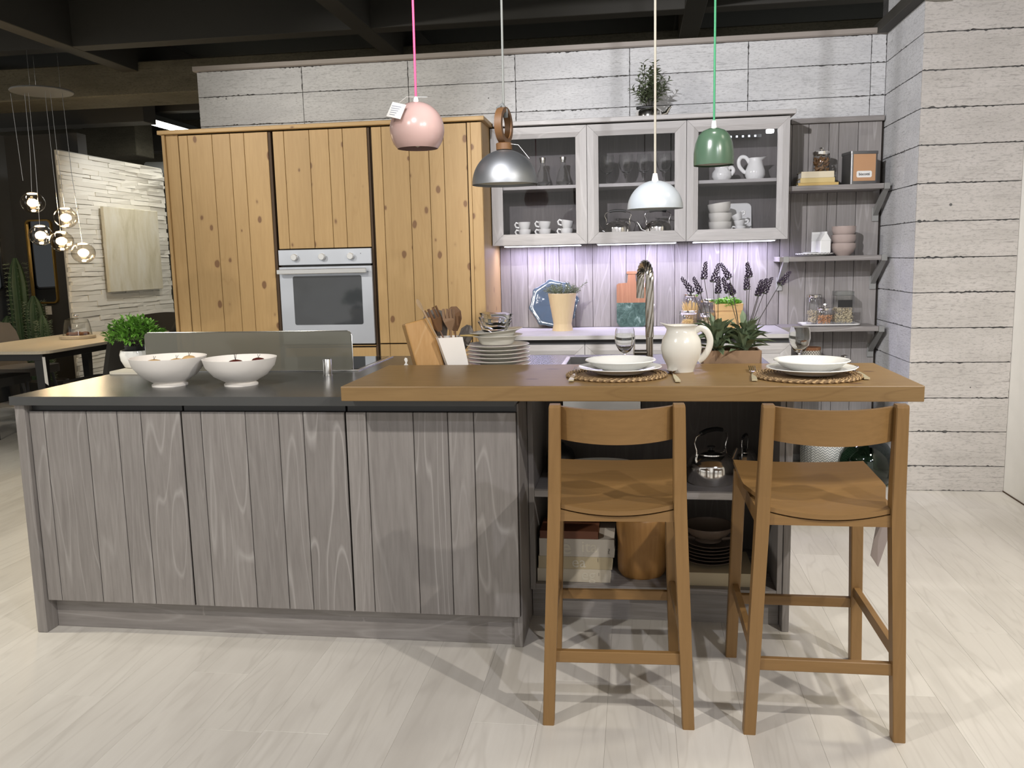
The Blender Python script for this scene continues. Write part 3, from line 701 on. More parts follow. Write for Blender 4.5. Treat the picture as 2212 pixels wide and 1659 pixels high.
L('shade', pr_+[(max(0, r-.003), z-.003 if r < .1 else z) for r, z in pr_[::-1]], (-.504, YP, 0), plain('spun_steel', (.28, .29, .30), .46, .95, .03), u, 44)
L('inner_lining', [(r*.972, z-.0035) for r, z in pr_[1:]], (-.504, YP, 0), plain('lamp_inside', (.62, .60, .52), .6), u, 40)
L('wood_cap', [(0, 1.777), (.031, 1.777), (.032, 1.80), (.028, 1.803), (0, 1.803)], (-.504, YP, 0), 'ringwood', u, 24)
bm = BM(); nn = 36; ri = []; 
for i in range(nn):
    a = 2*math.pi*i/nn; dx = math.cos(a); dz = math.sin(a)
    ri.append([bm.verts.new((-.504+sy, YP+dx*rr_, 1.868+dz*rr_*1.06)) for rr_, sy in ((.064, -.014), (.064, .014), (.047, .014), (.047, -.014))])
for i in range(nn):
    a, b = ri[i], ri[(i+1) % nn]
    for k in range(4): bm.faces.new((a[k], a[(k+1) % 4], b[(k+1) % 4], b[k]))
bmesh.ops.rotate(bm, verts=bm.verts, cent=(-.504, YP, 1.868), matrix=Matrix.Rotation(R(-13), 3, 'Z'))
O('wood_ring', bm, 'ringwood', u, True)
bm = BM(); tube(bm, [(-.518, YP+.01, 1.90), (-.523, YP, 1.935), (-.508, YP-.006, 1.945), (-.495, YP, 1.925), (-.497, YP+.01, 1.90)], .009, 10); O('cord_loop', bm, plain('cord_sleeve', (.12, .125, .12), .8), u, True)
cord(u, -.503, 1.93, -.498, .0045, (.14, .145, .13))
bm = BM(); tube(bm, [(-.49, YP-.005, 1.80), (-.445, YP-.03, 1.79), (-.40, YP-.06, 1.735)], .0007, 5); O('tag_string', bm, 'paper', u)
u = thing('pendant_lamp', 'pale grey-white half dome pendant lamp on a beige cord', 'pendant lamp', (.071, YP, 1.54), 'pendant lamps over the bar')
pr_ = [(.105*math.sin(R(a)), 1.536+.106*math.cos(R(a))) for a in range(90, -1, -6)]; pr_[-1] = (0, pr_[-1][1])
L('shade', pr_+[(max(0, r-.003), z-.003 if r < .09 else z) for r, z in pr_[::-1]], (.071, YP, 0), plain('pale_lacquer', (.33, .355, .37), .24, 0, .02), u, 44)
L('inner_lining', [(r*.968, z-.0035) for r, z in pr_[1:]], (.071, YP, 0), plain('lamp_inside_b', (.62, .60, .52), .6), u, 40)
L('cap', [(0, 1.641), (.013, 1.641), (.008, 1.668), (0, 1.668)], (.071, YP, 0), 'paper', u, 14)
cord(u, .071, 1.66, .070, .0048, (.30, .275, .22))
u = thing('pendant_lamp', 'dark green bell-shaped pendant lamp on a green cord', 'pendant lamp', (.287, YP, 1.68), 'pendant lamps over the bar')
pr_ = [(.0735, 1.690), (.074, 1.70), (.0735, 1.735), (.0685, 1.77), (.058, 1.798), (.042, 1.815), (.02, 1.824), (0, 1.826)]
L('shade', pr_+[(max(0, r-.003), z-.003 if r < .07 else z) for r, z in pr_[::-1]], (.287, YP, 0), plain('green_lacquer', (.050, .088, .055), .24, 0, .03), u, 40)
L('inner_lining', [(r*.955, z-.0035) for r, z in pr_[1:]], (.287, YP, 0), plain('lamp_inside_c', (.60, .56, .50), .6), u, 40)
L('cap', [(0, 1.825), (.010, 1.825), (.007, 1.852), (0, 1.852)], (.287, YP, 0), 'paper', u, 14)
cord(u, .287, 1.845, .287, .0042, (.03, .20, .085))
# ================================================================ things on the island
WT = .907; BT = .957
def bowl_prof(rf, rr, h, hf=.012): return [(0, 0), (rf, 0), (rf, hf*.5), (rf*.86, hf), (rr*.72, h*.36), (rr*.93, h*.70), (rr, h)]
def bowl(name, lab, c, rf, rr, h, m, cat='bowl', t=.005, tilt=(0, 0), group=None, n=40):
    pf = bowl_prof(rf, rr, h)
    inn = [(rr-t*.8, h), (rr*.93-t, h*.70), (rr*.70-t, h*.40), (rf*.8, .016), (0, .014)]
    bm = BM(); lathe(bm, pf+inn, n); o = O(name, bm, m, None, True); o.location = c; o.rotation_euler = (tilt[0], tilt[1], 0)
    return tag(o, lab, cat, group)
bowl('fruit_bowl', 'matte white footed bowl holding yellowish fruit, beside the glass screen', (-1.782, 3.087, WT), .066, .142, .111, 'matte', group='matte white footed bowls')
bowl('fruit_bowl', 'matte white footed bowl holding dark red fruit', (-1.496, 3.097, WT), .063, .138, .104, 'matte', group='matte white footed bowls')
M['peach'] = plain('pale_peach', (.62, .40, .18), .5, 0, .2); M['cherry'] = plain('dark_red_skin', (.09, .012, .012), .25, 0, .3)
fr = [(0, 0), (.5, .1), (.85, .32), (1, .6), (.92, .9), (.6, 1.12), (.22, 1.2), (0, 1.15)]
def fruit(lab, c, r, m, stem=0, grp=None):
    u = thing('fruit', lab, 'fruit', c, grp)
    L('flesh', [(r*a, c[2]+r*1.6*b/1.2) for a, b in fr], (c[0], c[1], 0), m, u, 20)
    bm = BM(); k = 2+stem*3
    for i in range(k):
        a = i*2.1; tube(bm, [(c[0], c[1], c[2]+r*1.45), (c[0]+.004*math.cos(a), c[1]+.004*math.sin(a), c[2]+r*1.6+.006+.012*stem), (c[0]+.009*math.cos(a), c[1]+.009*math.sin(a), c[2]+r*1.6+.012+.012*stem)], .0008, 5)
    O('stalk', bm, 'stem', u); return u
fruit('yellowish apricot at the left inside the white bowl', (-1.825, 3.06, .953), .036, 'peach')
fruit('yellowish apricot at the right of the white bowl, the nearer one', (-1.755, 3.10, .955), .034, 'peach')
fruit('pinkish apricot behind the other two in the white bowl', (-1.725, 3.14, .968), .030, 'peach')
fruit('dark red pomegranate-like fruit with wiry stalk in the white bowl', (-1.500, 3.07, .949), .036, 'cherry', 1)
fruit('dark red round fruit without tall stalk at the right in the bowl', (-1.432, 3.12, .957), .032, 'cherry')
# potted shrub on folded cloth
bm = BM(); vv = prism(bm, rrect(-2.26, -2.05, 3.40, 3.66, .05), WT+.0005, WT+.009)
tag(O('folded_cloth', bm, plain('linen', (.60, .56, .48), .9), loc=(-2.15, 3.53, WT)), 'folded beige cloth under the white plant pot', 'cloth')
u = thing('potted_shrub', 'bushy green plant in a round white pot on the island corner', 'potted plant', (-2.215, 3.575, .9165))
c0 = (-2.215, 3.575, .9165)
L('pot', [(0, 0), (.042, 0), (.052, .006), (.066, .035), (.069, .06), (.064, .078), (.060, .078), (.064, .06), (.06, .04), (.03, .02), (0, .02)], c0, 'white', u, 32)
L('inner_pot', [(0, .03), (.040, .03), (.047, .098), (.043, .098), (.041, .09), (0, .09)], c0, 'black', u, 24)
bm = BM(); random.seed(3)
for i in range(420):
    th = random.uniform(0, 6.283); ph = math.acos(random.uniform(-.25, 1)); r = random.uniform(.055, .115)
    p = Vector((c0[0]+r*math.sin(ph)*math.cos(th)*1.05, c0[1]+r*math.sin(ph)*math.sin(th), c0[2]+.135+r*.78*math.cos(ph)))
    d = Vector((math.sin(ph)*math.cos(th), math.sin(ph)*math.sin(th), .6+math.cos(ph)))+Vector([random.uniform(-.6, .6) for _ in range(3)])
    for k in range(3): leaf(bm, p, d+Vector([random.uniform(-.9, .9) for _ in range(3)]), random.uniform(.018, .03), random.uniform(.010, .014), .2)
f_ = O('foliage', bm, 'leaf', u); f_['kind'] = 'stuff'
bm = BM()
for i in range(12):
    a = i*.523; tube(bm, [(c0[0], c0[1], c0[2]+.085), (c0[0]+.03*math.cos(a), c0[1]+.03*math.sin(a), c0[2]+.12), (c0[0]+.07*math.cos(a), c0[1]+.07*math.sin(a), c0[2]+.17)], .0015, 5)
O('twig', bm, 'stem', u)
# knife block, utensil holder, utensils
u = thing('knife_block', 'slanted light wooden knife block behind the bar top', 'knife block', (-.84, 3.40, WT))
M['kblock'] = wood('knife_block_wood', 'z', (.50, .27, .085), (.62, .37, .15), (.72, .50, .26), .6, None, .4, 1, 70)
bm = BM(); vv = box(bm, (-.055, .055), (-.045, .045), (0, .205), .006, 2); xf(bm, bm.verts, Matrix.Translation((-.835, 3.42, WT)) @ Matrix.Rotation(R(-14), 4, 'Y') @ Matrix.Rotation(R(24), 4, 'Z'))
zmin = min(v.co.z for v in bm.verts)
bmesh.ops.translate(bm, verts=bm.verts, vec=(0, 0, WT-zmin)); O('block', bm, 'kblock', u)
bm = BM(); vv = prism(bm, [(-.036, 0), (.036, 0), (.036, .09), (-.036, .09)], 0, .003, 'z'); xf(bm, bm.verts, Matrix.Translation((-.855, 3.36, WT+.0005))); O('foot_plate', bm, 'black', u)
bm = BM(); prism(bm, [(-.021, 0), (.019, 0), (.002, .024), (.006, .034), (.004, .044), (-.004, .046), (-.008, .038), (-.003, .026)], -.001, .001, 'y'); bmesh.ops.translate(bm, verts=bm.verts, vec=(-.902, 3.31, WT+.03))
bm2 = bm; box(bm2, (-.906, -.898), (3.3095, 3.3105), (WT, WT+.031)); box(bm2, (-.922, -.882), (3.30, 3.32), (WT, WT+.003))
tag(O('price_tag', bm2, 'paper', loc=(-.902, 3.31, WT)), 'small white triangular price card standing left of the knife block', 'price tag')
u = thing('utensil_holder', 'square white ceramic holder full of wooden utensils', 'utensil holder', (-.715, 3.42, WT))
bm = BM(); h = .148; W0, W1 = .040, .050
def rotsq(w, z, a=R(24)):
    return [(-.715+(x*math.cos(a)-y*math.sin(a))*w-.04*(z/.148), 3.42+(x*math.sin(a)+y*math.cos(a))*w, WT+z) for x, y in ((-1, -1), (1, -1), (1, 1), (-1, 1))]
rs = [[bm.verts.new(p) for p in rotsq(w, z)] for w, z in ((W0, 0), (W1, h), (W1-.005, h), (W0-.005, .006))]
for a, b in zip(rs, rs[1:]):
    for k in range(4): bm.faces.new((a[k], a[(k+1) % 4], b[(k+1) % 4], b[k]))
bm.faces.new(rs[0][::-1]); bm.faces.new(rs[-1]); O('pot', bm, 'matte', u)
def utensil(lab, name, p0, p1, m, head, hw=.02, hl=.06, r=.006):
    "handle from p0 (in the holder) to p1 with a head shape"
    p0 = Vector(p0); p1 = Vector(p1); d = (p1-p0).normalized(); u = thing(name, lab, 'utensil', p0, 'wooden utensils in the white holder')
    bm = BM(); tube(bm, [p0, p0.lerp(p1, .5), p1], [r, r*.9, r*1.1], 8, True, .6); O('handle', bm, m, u, True)
    s = Vector((1, -.25, 0)); s = (s-d*s.dot(d)).normalized(); nn_ = s.cross(d)
    bm = BM()
    if head == 'spoon': prof = [(0, .25), (.2, .6), (.5, 1), (.8, .9), (1, .3)]
    else: prof = [(0, .3), (.25, .75), (.5, 1), (1, 1)]
    if head == 'fork':
        rows = []
        poly = [(-.3, 0), (.3, 0), (.85, .35), (1, .5), (1, 1), (.72, 1), (.66, .55), (.5, .55), (.46, 1), (.2, 1), (.14, .55), (-.14, .55), (-.2, 1), (-.46, 1), (-.5, .55), (-.66, .55), (-.72, 1), (-1, 1), (-1, .5), (-.85, .35)]
        P = [(a*hw, b*hl) for a, b in poly]
    else:
        P = [(a*hw, t*hl) for t, a in prof]+[(-a*hw, t*hl) for t, a in prof[::-1]]
    A = [bm.verts.new(p1+s*a+d*b+nn_*(.003+.25*abs(a)*a*a/hw/hw)) for a, b in P]; Bv = [bm.verts.new(v.co-nn_*.006) for v in A]
    bm.faces.new(A); bm.faces.new(Bv[::-1]); n_ = len(A)
    for i in range(n_): bm.faces.new((A[i], A[(i+1) % n_], Bv[(i+1) % n_], Bv[i]))
    O('head', bm, m, u); return u
M['walnut'] = plain('walnut_utensil', (.20, .105, .05), .5, 0, .2); M['beech'] = plain('beech_utensil', (.50, .36, .22), .5, 0, .1); M['teak'] = plain('teak_utensil', (.27, .165, .095), .5, 0, .15); M['driftwood'] = wood('driftwood', 'z', (.17, .15, .13), (.24, .21, .19), (.30, .27, .24), .5, None, .6, 3)
utensil('pale beech spoon leaning far to the left in the white holder', 'wooden_spoon', (-.735, 3.40, WT+.03), (-.842, 3.37, 1.165), 'beech', 'spoon', .008, .05, .0055)
utensil('dark brown slotted fork leaning in the white holder', 'wooden_fork', (-.728, 3.42, WT+.03), (-.785, 3.42, 1.078), 'walnut', 'fork', .034, .10)
utensil('brown wooden serving fork in front of the round spoon', 'serving_fork', (-.728, 3.395, WT+.03), (-.735, 3.385, 1.085), 'teak', 'fork', .026, .085, .0055)
utensil('dark brown round serving spoon behind the serving fork', 'serving_spoon', (-.722, 3.43, WT+.03), (-.728, 3.44, 1.075), 'walnut', 'spoon', .036, .10, .0055)
utensil('grey driftwood-like ladle at the back of the white holder', 'wooden_ladle', (-.735, 3.455, WT+.03), (-.785, 3.47, 1.04), 'driftwood', 'spoon', .06, .13)
utensil('grey driftwood-like paddle at the right of the white holder', 'wooden_paddle', (-.715, 3.45, WT+.03), (-.700, 3.46, 1.0), 'driftwood', 'spoon', .03, .10)
# stacked plates and glass bowls
def plate_prof(r, h=.02, t=.004, deep=0):
    o_ = [(0, 0), (r*.58, 0), (r*.62, .004), (r*.74, h*.45+deep), (r, h+deep)]
    i_ = [(r-.002, h+deep+.002), (r*.73, h*.45+deep+t), (r*.60, t+.003), (0, t+.002)]
    return o_+i_
def plate(lab, c, r, m='cream', h=.02, deep=0, tilt=(0, 0), grp=None, name='plate', n=44):
    bm = BM(); lathe(bm, plate_prof(r, h, .004, deep), n); o = O(name, bm, m, None, True, ang=30); o.location = c; o.rotation_euler = (tilt[0], tilt[1], 0); return tag(o, lab, 'plate', grp)
PC = (-.560, 3.47)
nm = ['bottom', 'second lowest', 'third lowest', 'fourth', 'third highest', 'second highest', 'topmost']
for i in range(7): plate(nm[i]+' flat cream plate of the stack beside the utensil holder', (PC[0]+.003*(i % 2), PC[1], WT+.0005+.0155*i), .130, 'cream', .018, 0, grp='stacked cream dinner plates')
zz = WT+.0155*7+.004
plate('lower deep cream plate near the top of the plate stack', (PC[0]-.003, PC[1], zz), .108, 'cream', .016, .020, grp='deep cream plates', name='deep_plate')
plate('upper deep cream plate, slightly tilted, under the glass bowls', (PC[0]-.002, PC[1], zz+.0205), .109, 'cream', .018, .016, (0, R(-5)), grp='deep cream plates', name='deep_plate')
zz += .047
for i in range(3):
    pf = [(0, 0), (.040, 0), (.050, .008), (.066, .038), (.069, .044), (.066, .044), (.062, .038), (.047, .012), (0, .005)]
    bm = BM(); lathe(bm, pf, 30); 
    for v in bm.verts: v.co.z += .0022*math.sin(5*math.atan2(v.co.y, v.co.x)+i)*(v.co.xy.length/.069)
    o = O('glass_bowl', bm, 'glass2', None, True); o.location = (PC[0]-.012+.004*i, PC[1]-.004, zz+.0165*i); o.rotation_euler = (0, R(2.5), 0)
    tag(o, ['lowest', 'middle', 'topmost'][i]+' of the three clear glass bowls stacked on the plates', 'bowl', 'stacked glass bowls')
bm = BM(); tube(bm, [(-.70, 3.40, zz-.006), (-.655, 3.415, zz-.008), (-.61, 3.43, zz-.006)], [.006, .010, .007], 8, True, .5)
tag(O('wooden_spreader', bm, plain('bamboo', (.55, .40, .16), .5), None, True, (-.65, 3.415, zz)), 'yellow wooden spreader sticking out left from the plate stack', 'utensil')
# place settings
def weave_mat():
    g = G('woven_rattan'); c = g.n('TexCoord').outputs['Object']
    sx_ = g.n('SeparateXYZ'); g.l(c, sx_.inputs[0])
    r = g.mth('SQRT', g.mth('ADD', g.mth('MULTIPLY', sx_.outputs[0], sx_.outputs[0]), g.mth('MULTIPLY', sx_.outputs[1], sx_.outputs[1])))
    a = g.mth('ARCTAN2', sx_.outputs[1], sx_.outputs[0])
    wv = g.mth('SINE', g.mth('ADD', g.mth('MULTIPLY', a, 46), g.mth('MULTIPLY', r, 520)))
    c_ = g.mix(g.ramp(wv, [(.1, 0), (.7, 1)]), (.20, .125, .06), (.52, .36, .19)); g.bump(wv, .6, .003)
    return g.fin(c_, .7)
M['weave'] = weave_mat()
def placemat(c, lab):
    u = thing('placemat', lab, 'placemat', c, 'round woven placemats')
    bm = BM(); lathe(bm, [(0, 0), (.168, 0), (.172, .003), (.168, .006), (0, .0055)], 48, c); O('mat', bm, 'weave', u, True)
    for rr_ in (.168, .153, .138):
        bm = BM(); nn_ = 150; rg = []
        for i in range(nn_):
            a = 2*math.pi*i/nn_; wob = .0009*math.sin(a*60); rg.append(Vector((c[0]+(rr_+wob)*math.cos(a), c[1]+(rr_+wob)*math.sin(a), c[2]+.0055+.0008*math.cos(a*60))))
        tube(bm, rg+[rg[0]], .0045, 6, False); O('braid', bm, 'weave', u, True)
    return u
def ribbed(c, r, h, m, lab, name='soup_plate'):
    "oval rimmed plate with fluted inside"
    bm = BM(); n_ = 120
    pf = [(0, 0, 0), (r*.5, 0, 0), (r*.55, .004, 0), (r*.80, h*.55, 0), (r*.93, h*.9, 0), (r, h, 0), (r-.002, h+.003, 0), (r*.90, h*.9+.003, 0), (r*.78, h*.55+.004, 1), (r*.62, .012, 1), (r*.50, .006, .3), (0, .006, 0)]
    lathe(bm, [(a, b) for a, b, _ in pf], n_, (0, 0, 0))
    for v in bm.verts:
        rr_ = v.co.xy.length
        if rr_ > r*.55 and rr_ < r*.9: v.co.z += .0012*math.cos(60*math.atan2(v.co.y, v.co.x))
    o = O(name, bm, m, None, True, ang=60); o.location = c; return tag(o, lab, 'plate')
def cutlery(kind, lab, p0, p1):
    "p0 = working end, p1 = handle end, lying on the bar"
    p0 = Vector((*p0, BT)); p1 = Vector((*p1, BT)); Ln = (p1-p0).length; a = math.atan2((p0-p1).y, (p0-p1).x)-math.pi/2
    u = thing(kind, lab, 'cutlery', p1)
    T = Matrix.Translation(p1) @ Matrix.Rotation(a, 4, 'Z')
    bm = BM(); prism(bm, [(-.0085, 0), (.0085, 0), (.0075, Ln*.28), (.004, Ln*.5), (-.004, Ln*.5), (-.0075, Ln*.28)], .003, .008); xf(bm, bm.verts, T); O('handle', bm, plain('champagne_handle', (.62, .56, .38), .3, .35), u)
    bm = BM()
    if kind == 'fork':
        prism(bm, [(-.003, Ln*.5), (.003, Ln*.5), (.004, Ln*.66), (.011, Ln*.74), (-.011, Ln*.74), (-.004, Ln*.66)], .004, .006)
        for k in range(4):
            x_ = -.011+.0065*k
            vv = box(bm, (x_, x_+.0026), (Ln*.735, Ln), (.006, .008))
            for v in vv:
                if v.co.y > Ln*.9: v.co.z += .006
    else:
        prism(bm, [(-.003, Ln*.5), (.003, Ln*.5), (.0035, Ln*.74), (-.0035, Ln*.74)], .004, .0062)
        vv = lathe(bm, [(0, 0), (.5, .12), (.85, .45), (1, 1), (.95, 1), (.8, .55), (.45, .24), (0, .13)], 20)
        for v in vv: v.co = Vector((v.co.x*.0185, Ln*.86+v.co.y*Ln*.145, .003+v.co.z*.009))
    xf(bm, bm.verts, T); O('bowl' if kind == 'spoon' else 'tines', bm, 'chrome', u, True); return u
def wineglass(c, lab, s=1, grp=None, water=True):
    u = thing('wine_glass', lab, 'glass', c, grp)
    pf = [(0, 0), (.032, 0), (.031, .0015), (.006, .006), (.0035, .012), (.0035, .045), (.006, .052), (.022, .062), (.034, .082), (.0395, .108), (.0375, .135), (.0345, .150), (.0335, .150), (.0363, .135), (.0382, .108), (.0328, .083), (.021, .065), (0, .057)]
    L('glass_body', [(a*s, b*s) for a, b in pf], c, 'glass2', u, 36); return u
for (mx, my), nmx, tx in (((-.068, 2.952), 'left', 'in front of the left bar stool'), ((.552, 2.915), 'right', 'nearest the concrete pillar')):
    placemat((mx, my, BT), 'round woven placemat '+tx)
    plate('wide white underplate on the placemat '+tx, (mx+.012, my, BT+.0125), .142, 'white', .020, 0, name='dinner_plate')
    ribbed((mx+.014, my+.002, BT+.0205), .120, .034, 'white', 'white ribbed soup plate on the underplate '+tx)
cutlery('fork', 'steel fork with champagne handle left of the left place setting', (-.209, 3.10), (-.212, 2.80))
cutlery('spoon', 'steel spoon with champagne handle beside the white jug', (.118, 3.06), (.131, 2.78))
cutlery('fork', 'steel fork with champagne handle left of the right place setting', (.400, 3.10), (.371, 2.80))
cutlery('spoon', 'steel spoon with champagne handle at the right end of the bar', (.738, 3.12), (.719, 2.83))
wineglass((-.042, 3.20, BT), 'wine glass behind the left place setting', .95)
wineglass((.574, 3.18, BT), 'wine glass behind the right place setting', .95)
# jug
def jug(lab, c, s, flip=1, m='white', cat='jug', prof=None, hand=None, spout=.018):
    u = thing('jug', lab, cat, c)
    pf = prof or [(0, 0), (.043, 0), (.044, .006), (.050, .022), (.064, .05), (.0705, .082), (.066, .112), (.052, .136), (.046, .146), (.049, .156), (.057, .162)]
    t = .004; ip = [(a-t, b) for a, b in pf[1:][::-1]]; ip = [(max(0, a), max(b, .006)) for a, b in ip]+[(0, .006)]
    H = pf[-1][1]; bm = BM(); lathe(bm, [(a*s, b*s) for a, b in pf+ip], 40)
    for v in bm.verts:
        k = max(0, (v.co.z/s-H*.80)/(H*.2)); a = math.atan2(v.co.y, v.co.x*-flip)
        if k > 0: w_ = math.exp(-(a/.5)**2)*k*k; v.co.x += -flip*spout*s*w_; v.co.z += .010*s*w_
    xf(bm, bm.verts, Matrix.Translation(c)); O('body', bm, m, u, True, ang=60)
    hp = hand or [(.045, .140), (.066, .150), (.086, .140), (.098, .112), (.094, .080), (.076, .050), (.058, .036)]
    pts = [Vector((c[0]+flip*a*s, c[1], c[2]+b*s)) for a, b in hp]; dn = []
    for i in range(len(pts)-1):
        p_, q_ = pts[i], pts[i+1]; pp = pts[max(0, i-1)]; qq = pts[min(len(pts)-1, i+2)]
        for k in range(5):
            t_ = k/5; dn.append(.5*((2*p_)+(-pp+q_)*t_+(2*pp-5*p_+4*q_-qq)*t_*t_+(-pp+3*p_-3*q_+qq)*t_**3))
    dn.append(pts[-1]); bm = BM(); tube(bm, dn, .0075*s, 12, True, 1.5); O('handle', bm, m, u, True); return u
jug('big-bellied white ceramic jug standing on the bar beside the lavender', (.155, 3.065, BT), 1.0, 1, 'cream')
# lavender in a cardboard tray
u = thing('planter_tray', 'brown cardboard tray holding two lavender plants', 'planter', (.355, 3.36, WT))
bm = BM(); x0, x1, y0, y1 = .250, .462, 3.305, 3.43; zt_ = 1.002
box(bm, (x0, x1), (y0, y0+.006), (WT+.0005, zt_)); box(bm, (x0, x1), (y1-.006, y1), (WT+.0005, zt_)); box(bm, (x0, x0+.006), (y0+.006, y1-.006), (WT+.0005, zt_)); box(bm, (x1-.006, x1), (y0+.006, y1-.006), (WT+.0005, zt_-.002)); box(bm, (x0+.006, x1-.006), (y0+.006, y1-.006), (WT+.0005, WT+.005))
O('tray', bm, 'card', u)
spk = [(0.169,1.275,0.211,1.220), (0.217,1.274,0.243,1.216), (0.259,1.332,0.253,1.270), (0.304,1.326,0.284,1.259), (0.309,1.276,0.307,1.215), (0.317,1.324,0.349,1.270), (0.323,1.272,0.344,1.218), (0.349,1.249,0.365,1.209), (0.407,1.327,0.418,1.274), (0.414,1.281,0.417,1.226), (0.457,1.263,0.446,1.206), (0.480,1.266,0.456,1.218), (0.504,1.269,0.476,1.212), (0.568,1.290,0.531,1.244)]
random.seed(11)
for pi, (px, lab) in enumerate(((.302, 'lavender plant with grey-green leaves standing next to the white jug'), (.405, 'lavender plant with a spike leaning far right'))):
    py = 3.365; u = thing('lavender_plant', lab, 'plant', (px, py, WT+.006), 'lavender plants in the tray')
    L('nursery_pot', [(0, WT+.006), (.036, WT+.006), (.046, .985), (.043, .985), (.04, .975), (0, .975)], (px, py, 0), plain('terracotta_pot', (.20, .08, .045), .8), u, 20)
    for k, (tx, tz, bx_, bz) in enumerate(spk):
        if (k < 5) != (pi == 0): continue
        dy = random.uniform(-.05, .05); a = Vector((bx_, py+dy, bz)); b = Vector((tx, py+dy*1.1, tz)); b0 = Vector((px+(bx_-px)*.12+random.uniform(-.01, .01), py+dy*.1, .98))
        bm = BM(); mid = b0.lerp(a, .5)+Vector(((bx_-px)*-.06, 0, .01)); tube(bm, [b0, mid, a, a.lerp(b, .9)], [.0016, .0014, .0013, .001], 6); sg = O('flower_stem', bm, 'stem', u, True)
        bm = BM(); d = (b-a).normalized(); s_ = d.cross(Vector((0, 1, 0))).normalized(); q_ = d.cross(s_)
        Lh = (b-a).length
        for j in range(34):
            t_ = j/33; an = j*2.4; wd = (.0105*(1-.62*t_)) * (1 if t_ > .05 else .8); p = a+d*Lh*t_+(s_*math.cos(an)+q_*math.sin(an))*wd
            o_ = (s_*math.cos(an)+q_*math.sin(an)+d*1.1).normalized(); rr_ = .0042*(1-.35*t_)
            vv = lathe(bm, [(0, -1), (.8, -.3), (.9, .3), (0, 1.2)], 5)
            xf(bm, vv, Matrix.Translation(p) @ o_.to_track_quat('Z', 'Y').to_matrix().to_4x4() @ Matrix.Diagonal((rr_, rr_, rr_*1.5, 1)))
        O('bloom', bm, 'lav', sg)
        bm = BM()
        for j in range(4): an = j*1.57+.4; leaf(bm, a-d*.003, (s_*math.cos(an)+q_*math.sin(an))+d*.3, .017, .009, .2, up=d)
        O('calyx_leaf', bm, 'sage', sg)
    bm = BM()
    for j in range(74):
        an = random.uniform(0, 6.283); el = random.uniform(.15, 1.5); zb = random.uniform(.985, 1.075); tq = (zb-.985)/.09
        b_ = Vector((px+.024*math.cos(an)*random.random(), py+.024*math.sin(an)*random.random(), zb)); d = Vector((math.cos(an)*math.cos(el), math.sin(an)*math.cos(el), math.sin(el)))
        leaf(bm, b_, d, random.uniform(.070, .115)*(1-.25*tq), random.uniform(.025, .034), random.uniform(.1, .5))
    for j in range(7):
        an = j*.9; tube(bm, [(px, py, .975), (px+.018*math.cos(an), py+.018*math.sin(an), 1.03), (px+.03*math.cos(an), py+.03*math.sin(an), 1.08)], .002, 5)
    f_ = O('foliage', bm, 'sage', u); f_['kind'] = 'stuff'
# ================================================================ things in the island shelf unit
def kettle(name, lab, c, r, h, flip=-1, knob='black', side=0, grp=None, swing=0):
    "steel kettle with lid, bail handle and spout; spout towards flip*x (rotated by side)"
    u = thing(name, lab, 'kettle', (0, 0, 0), grp)
    L('body', [(0, 0), (r*.96, 0), (r, h*.04), (r, h*.42), (r*.985, h*.50), (r*.93, h*.60), (r*.90, h*.62), (r*.88, h*.66), (r*.74, h*.76), (r*.62, h*.80), (r*.60, h*.80), (0, h*.78)], (0, 0, 0), 'chrome', u, 44)
    ld = L('lid', [(r*.62, h*.80), (r*.61, h*.83), (r*.45, h*.88), (r*.15, h*.915), (0, h*.92)], (0, 0, 0), 'chrome', u, 36)
    L('knob', [(0, h*.915), (r*.07, h*.915), (r*.06, h*.96), (r*.17, h*.99), (r*.17, h*1.01), (0, h*1.025)], (0, 0, 0), knob, ld, 18)
    for s in (-1, 1):
        bm = BM(); tube(bm, [(s*r*.86, 0, h*.62), (s*r*.90, 0, h*.72), (s*r*.84, 0, h*.86)], r*.055, 8); O('lug', bm, 'chrome', u, True)
        a = swing; pts = [(s*r*.86, 0, h*.78), (s*r*.88, 0, h*.98), (s*r*1.0, 0, h*1.18), (s*r*.90, 0, h*1.34), (s*r*.60, 0, h*1.42)]
        pts = [(x, (z-h*.78)*math.sin(a), h*.78+(z-h*.78)*math.cos(a)) for x, y, z in pts]; bm = BM(); tube(bm, pts, r*.028, 8); O('bail', bm, 'chrome', u, True)
    pts = [(s*r, 0, h*z) for s, z in ((-.62, 1.42), (-.3, 1.47), (0, 1.48), (.3, 1.47), (.62, 1.42))]; pts = [(x, (z-h*.78)*math.sin(swing), h*.78+(z-h*.78)*math.cos(swing)) for x, y, z in pts]
    bm = BM(); tube(bm, pts, r*.10, 12); O('grip', bm, 'black', u, True)
    bm = BM(); tube(bm, [(flip*r*.9, 0, h*.22), (flip*r*1.25, 0, h*.34), (flip*r*1.42, 0, h*.62), (flip*r*1.58, 0, h*.80)], [r*.24, r*.17, r*.11, r*.085], 14); O('spout', bm, 'chrome', u, True)
    u.location = c; u.rotation_euler = (0, 0, side); return u
kettle('kettle', 'steel kettle with black grip on the shelf between the two bar stools', (.278, 3.26, .5105), .089, .135, 1, side=R(42))
kettle('kettle', 'second steel kettle half hidden behind the right bar stool leg', (.42, 3.42, .5105), .052, .10, -1, side=R(70))
bm = BM(); lathe(bm, plate_prof(.145, .05, .004, .012), 40)
for v in bm.verts: v.co.y *= .72
o = O('oval_dish', bm, 'cream', None, True); o.location = (-.135, 3.26, .5105); tag(o, 'white oval dish on the shelf behind the left bar stool', 'dish')
o = L('black_jar', [(0, 0), (.05, 0), (.06, .02), (.06, .07), (.045, .10), (.018, .115), (.012, .125), (0, .127)], (-.300, 3.36, .5105), 'black', None, 24); tag(o, 'small black domed jar in the dark left corner of the shelf', 'jar')
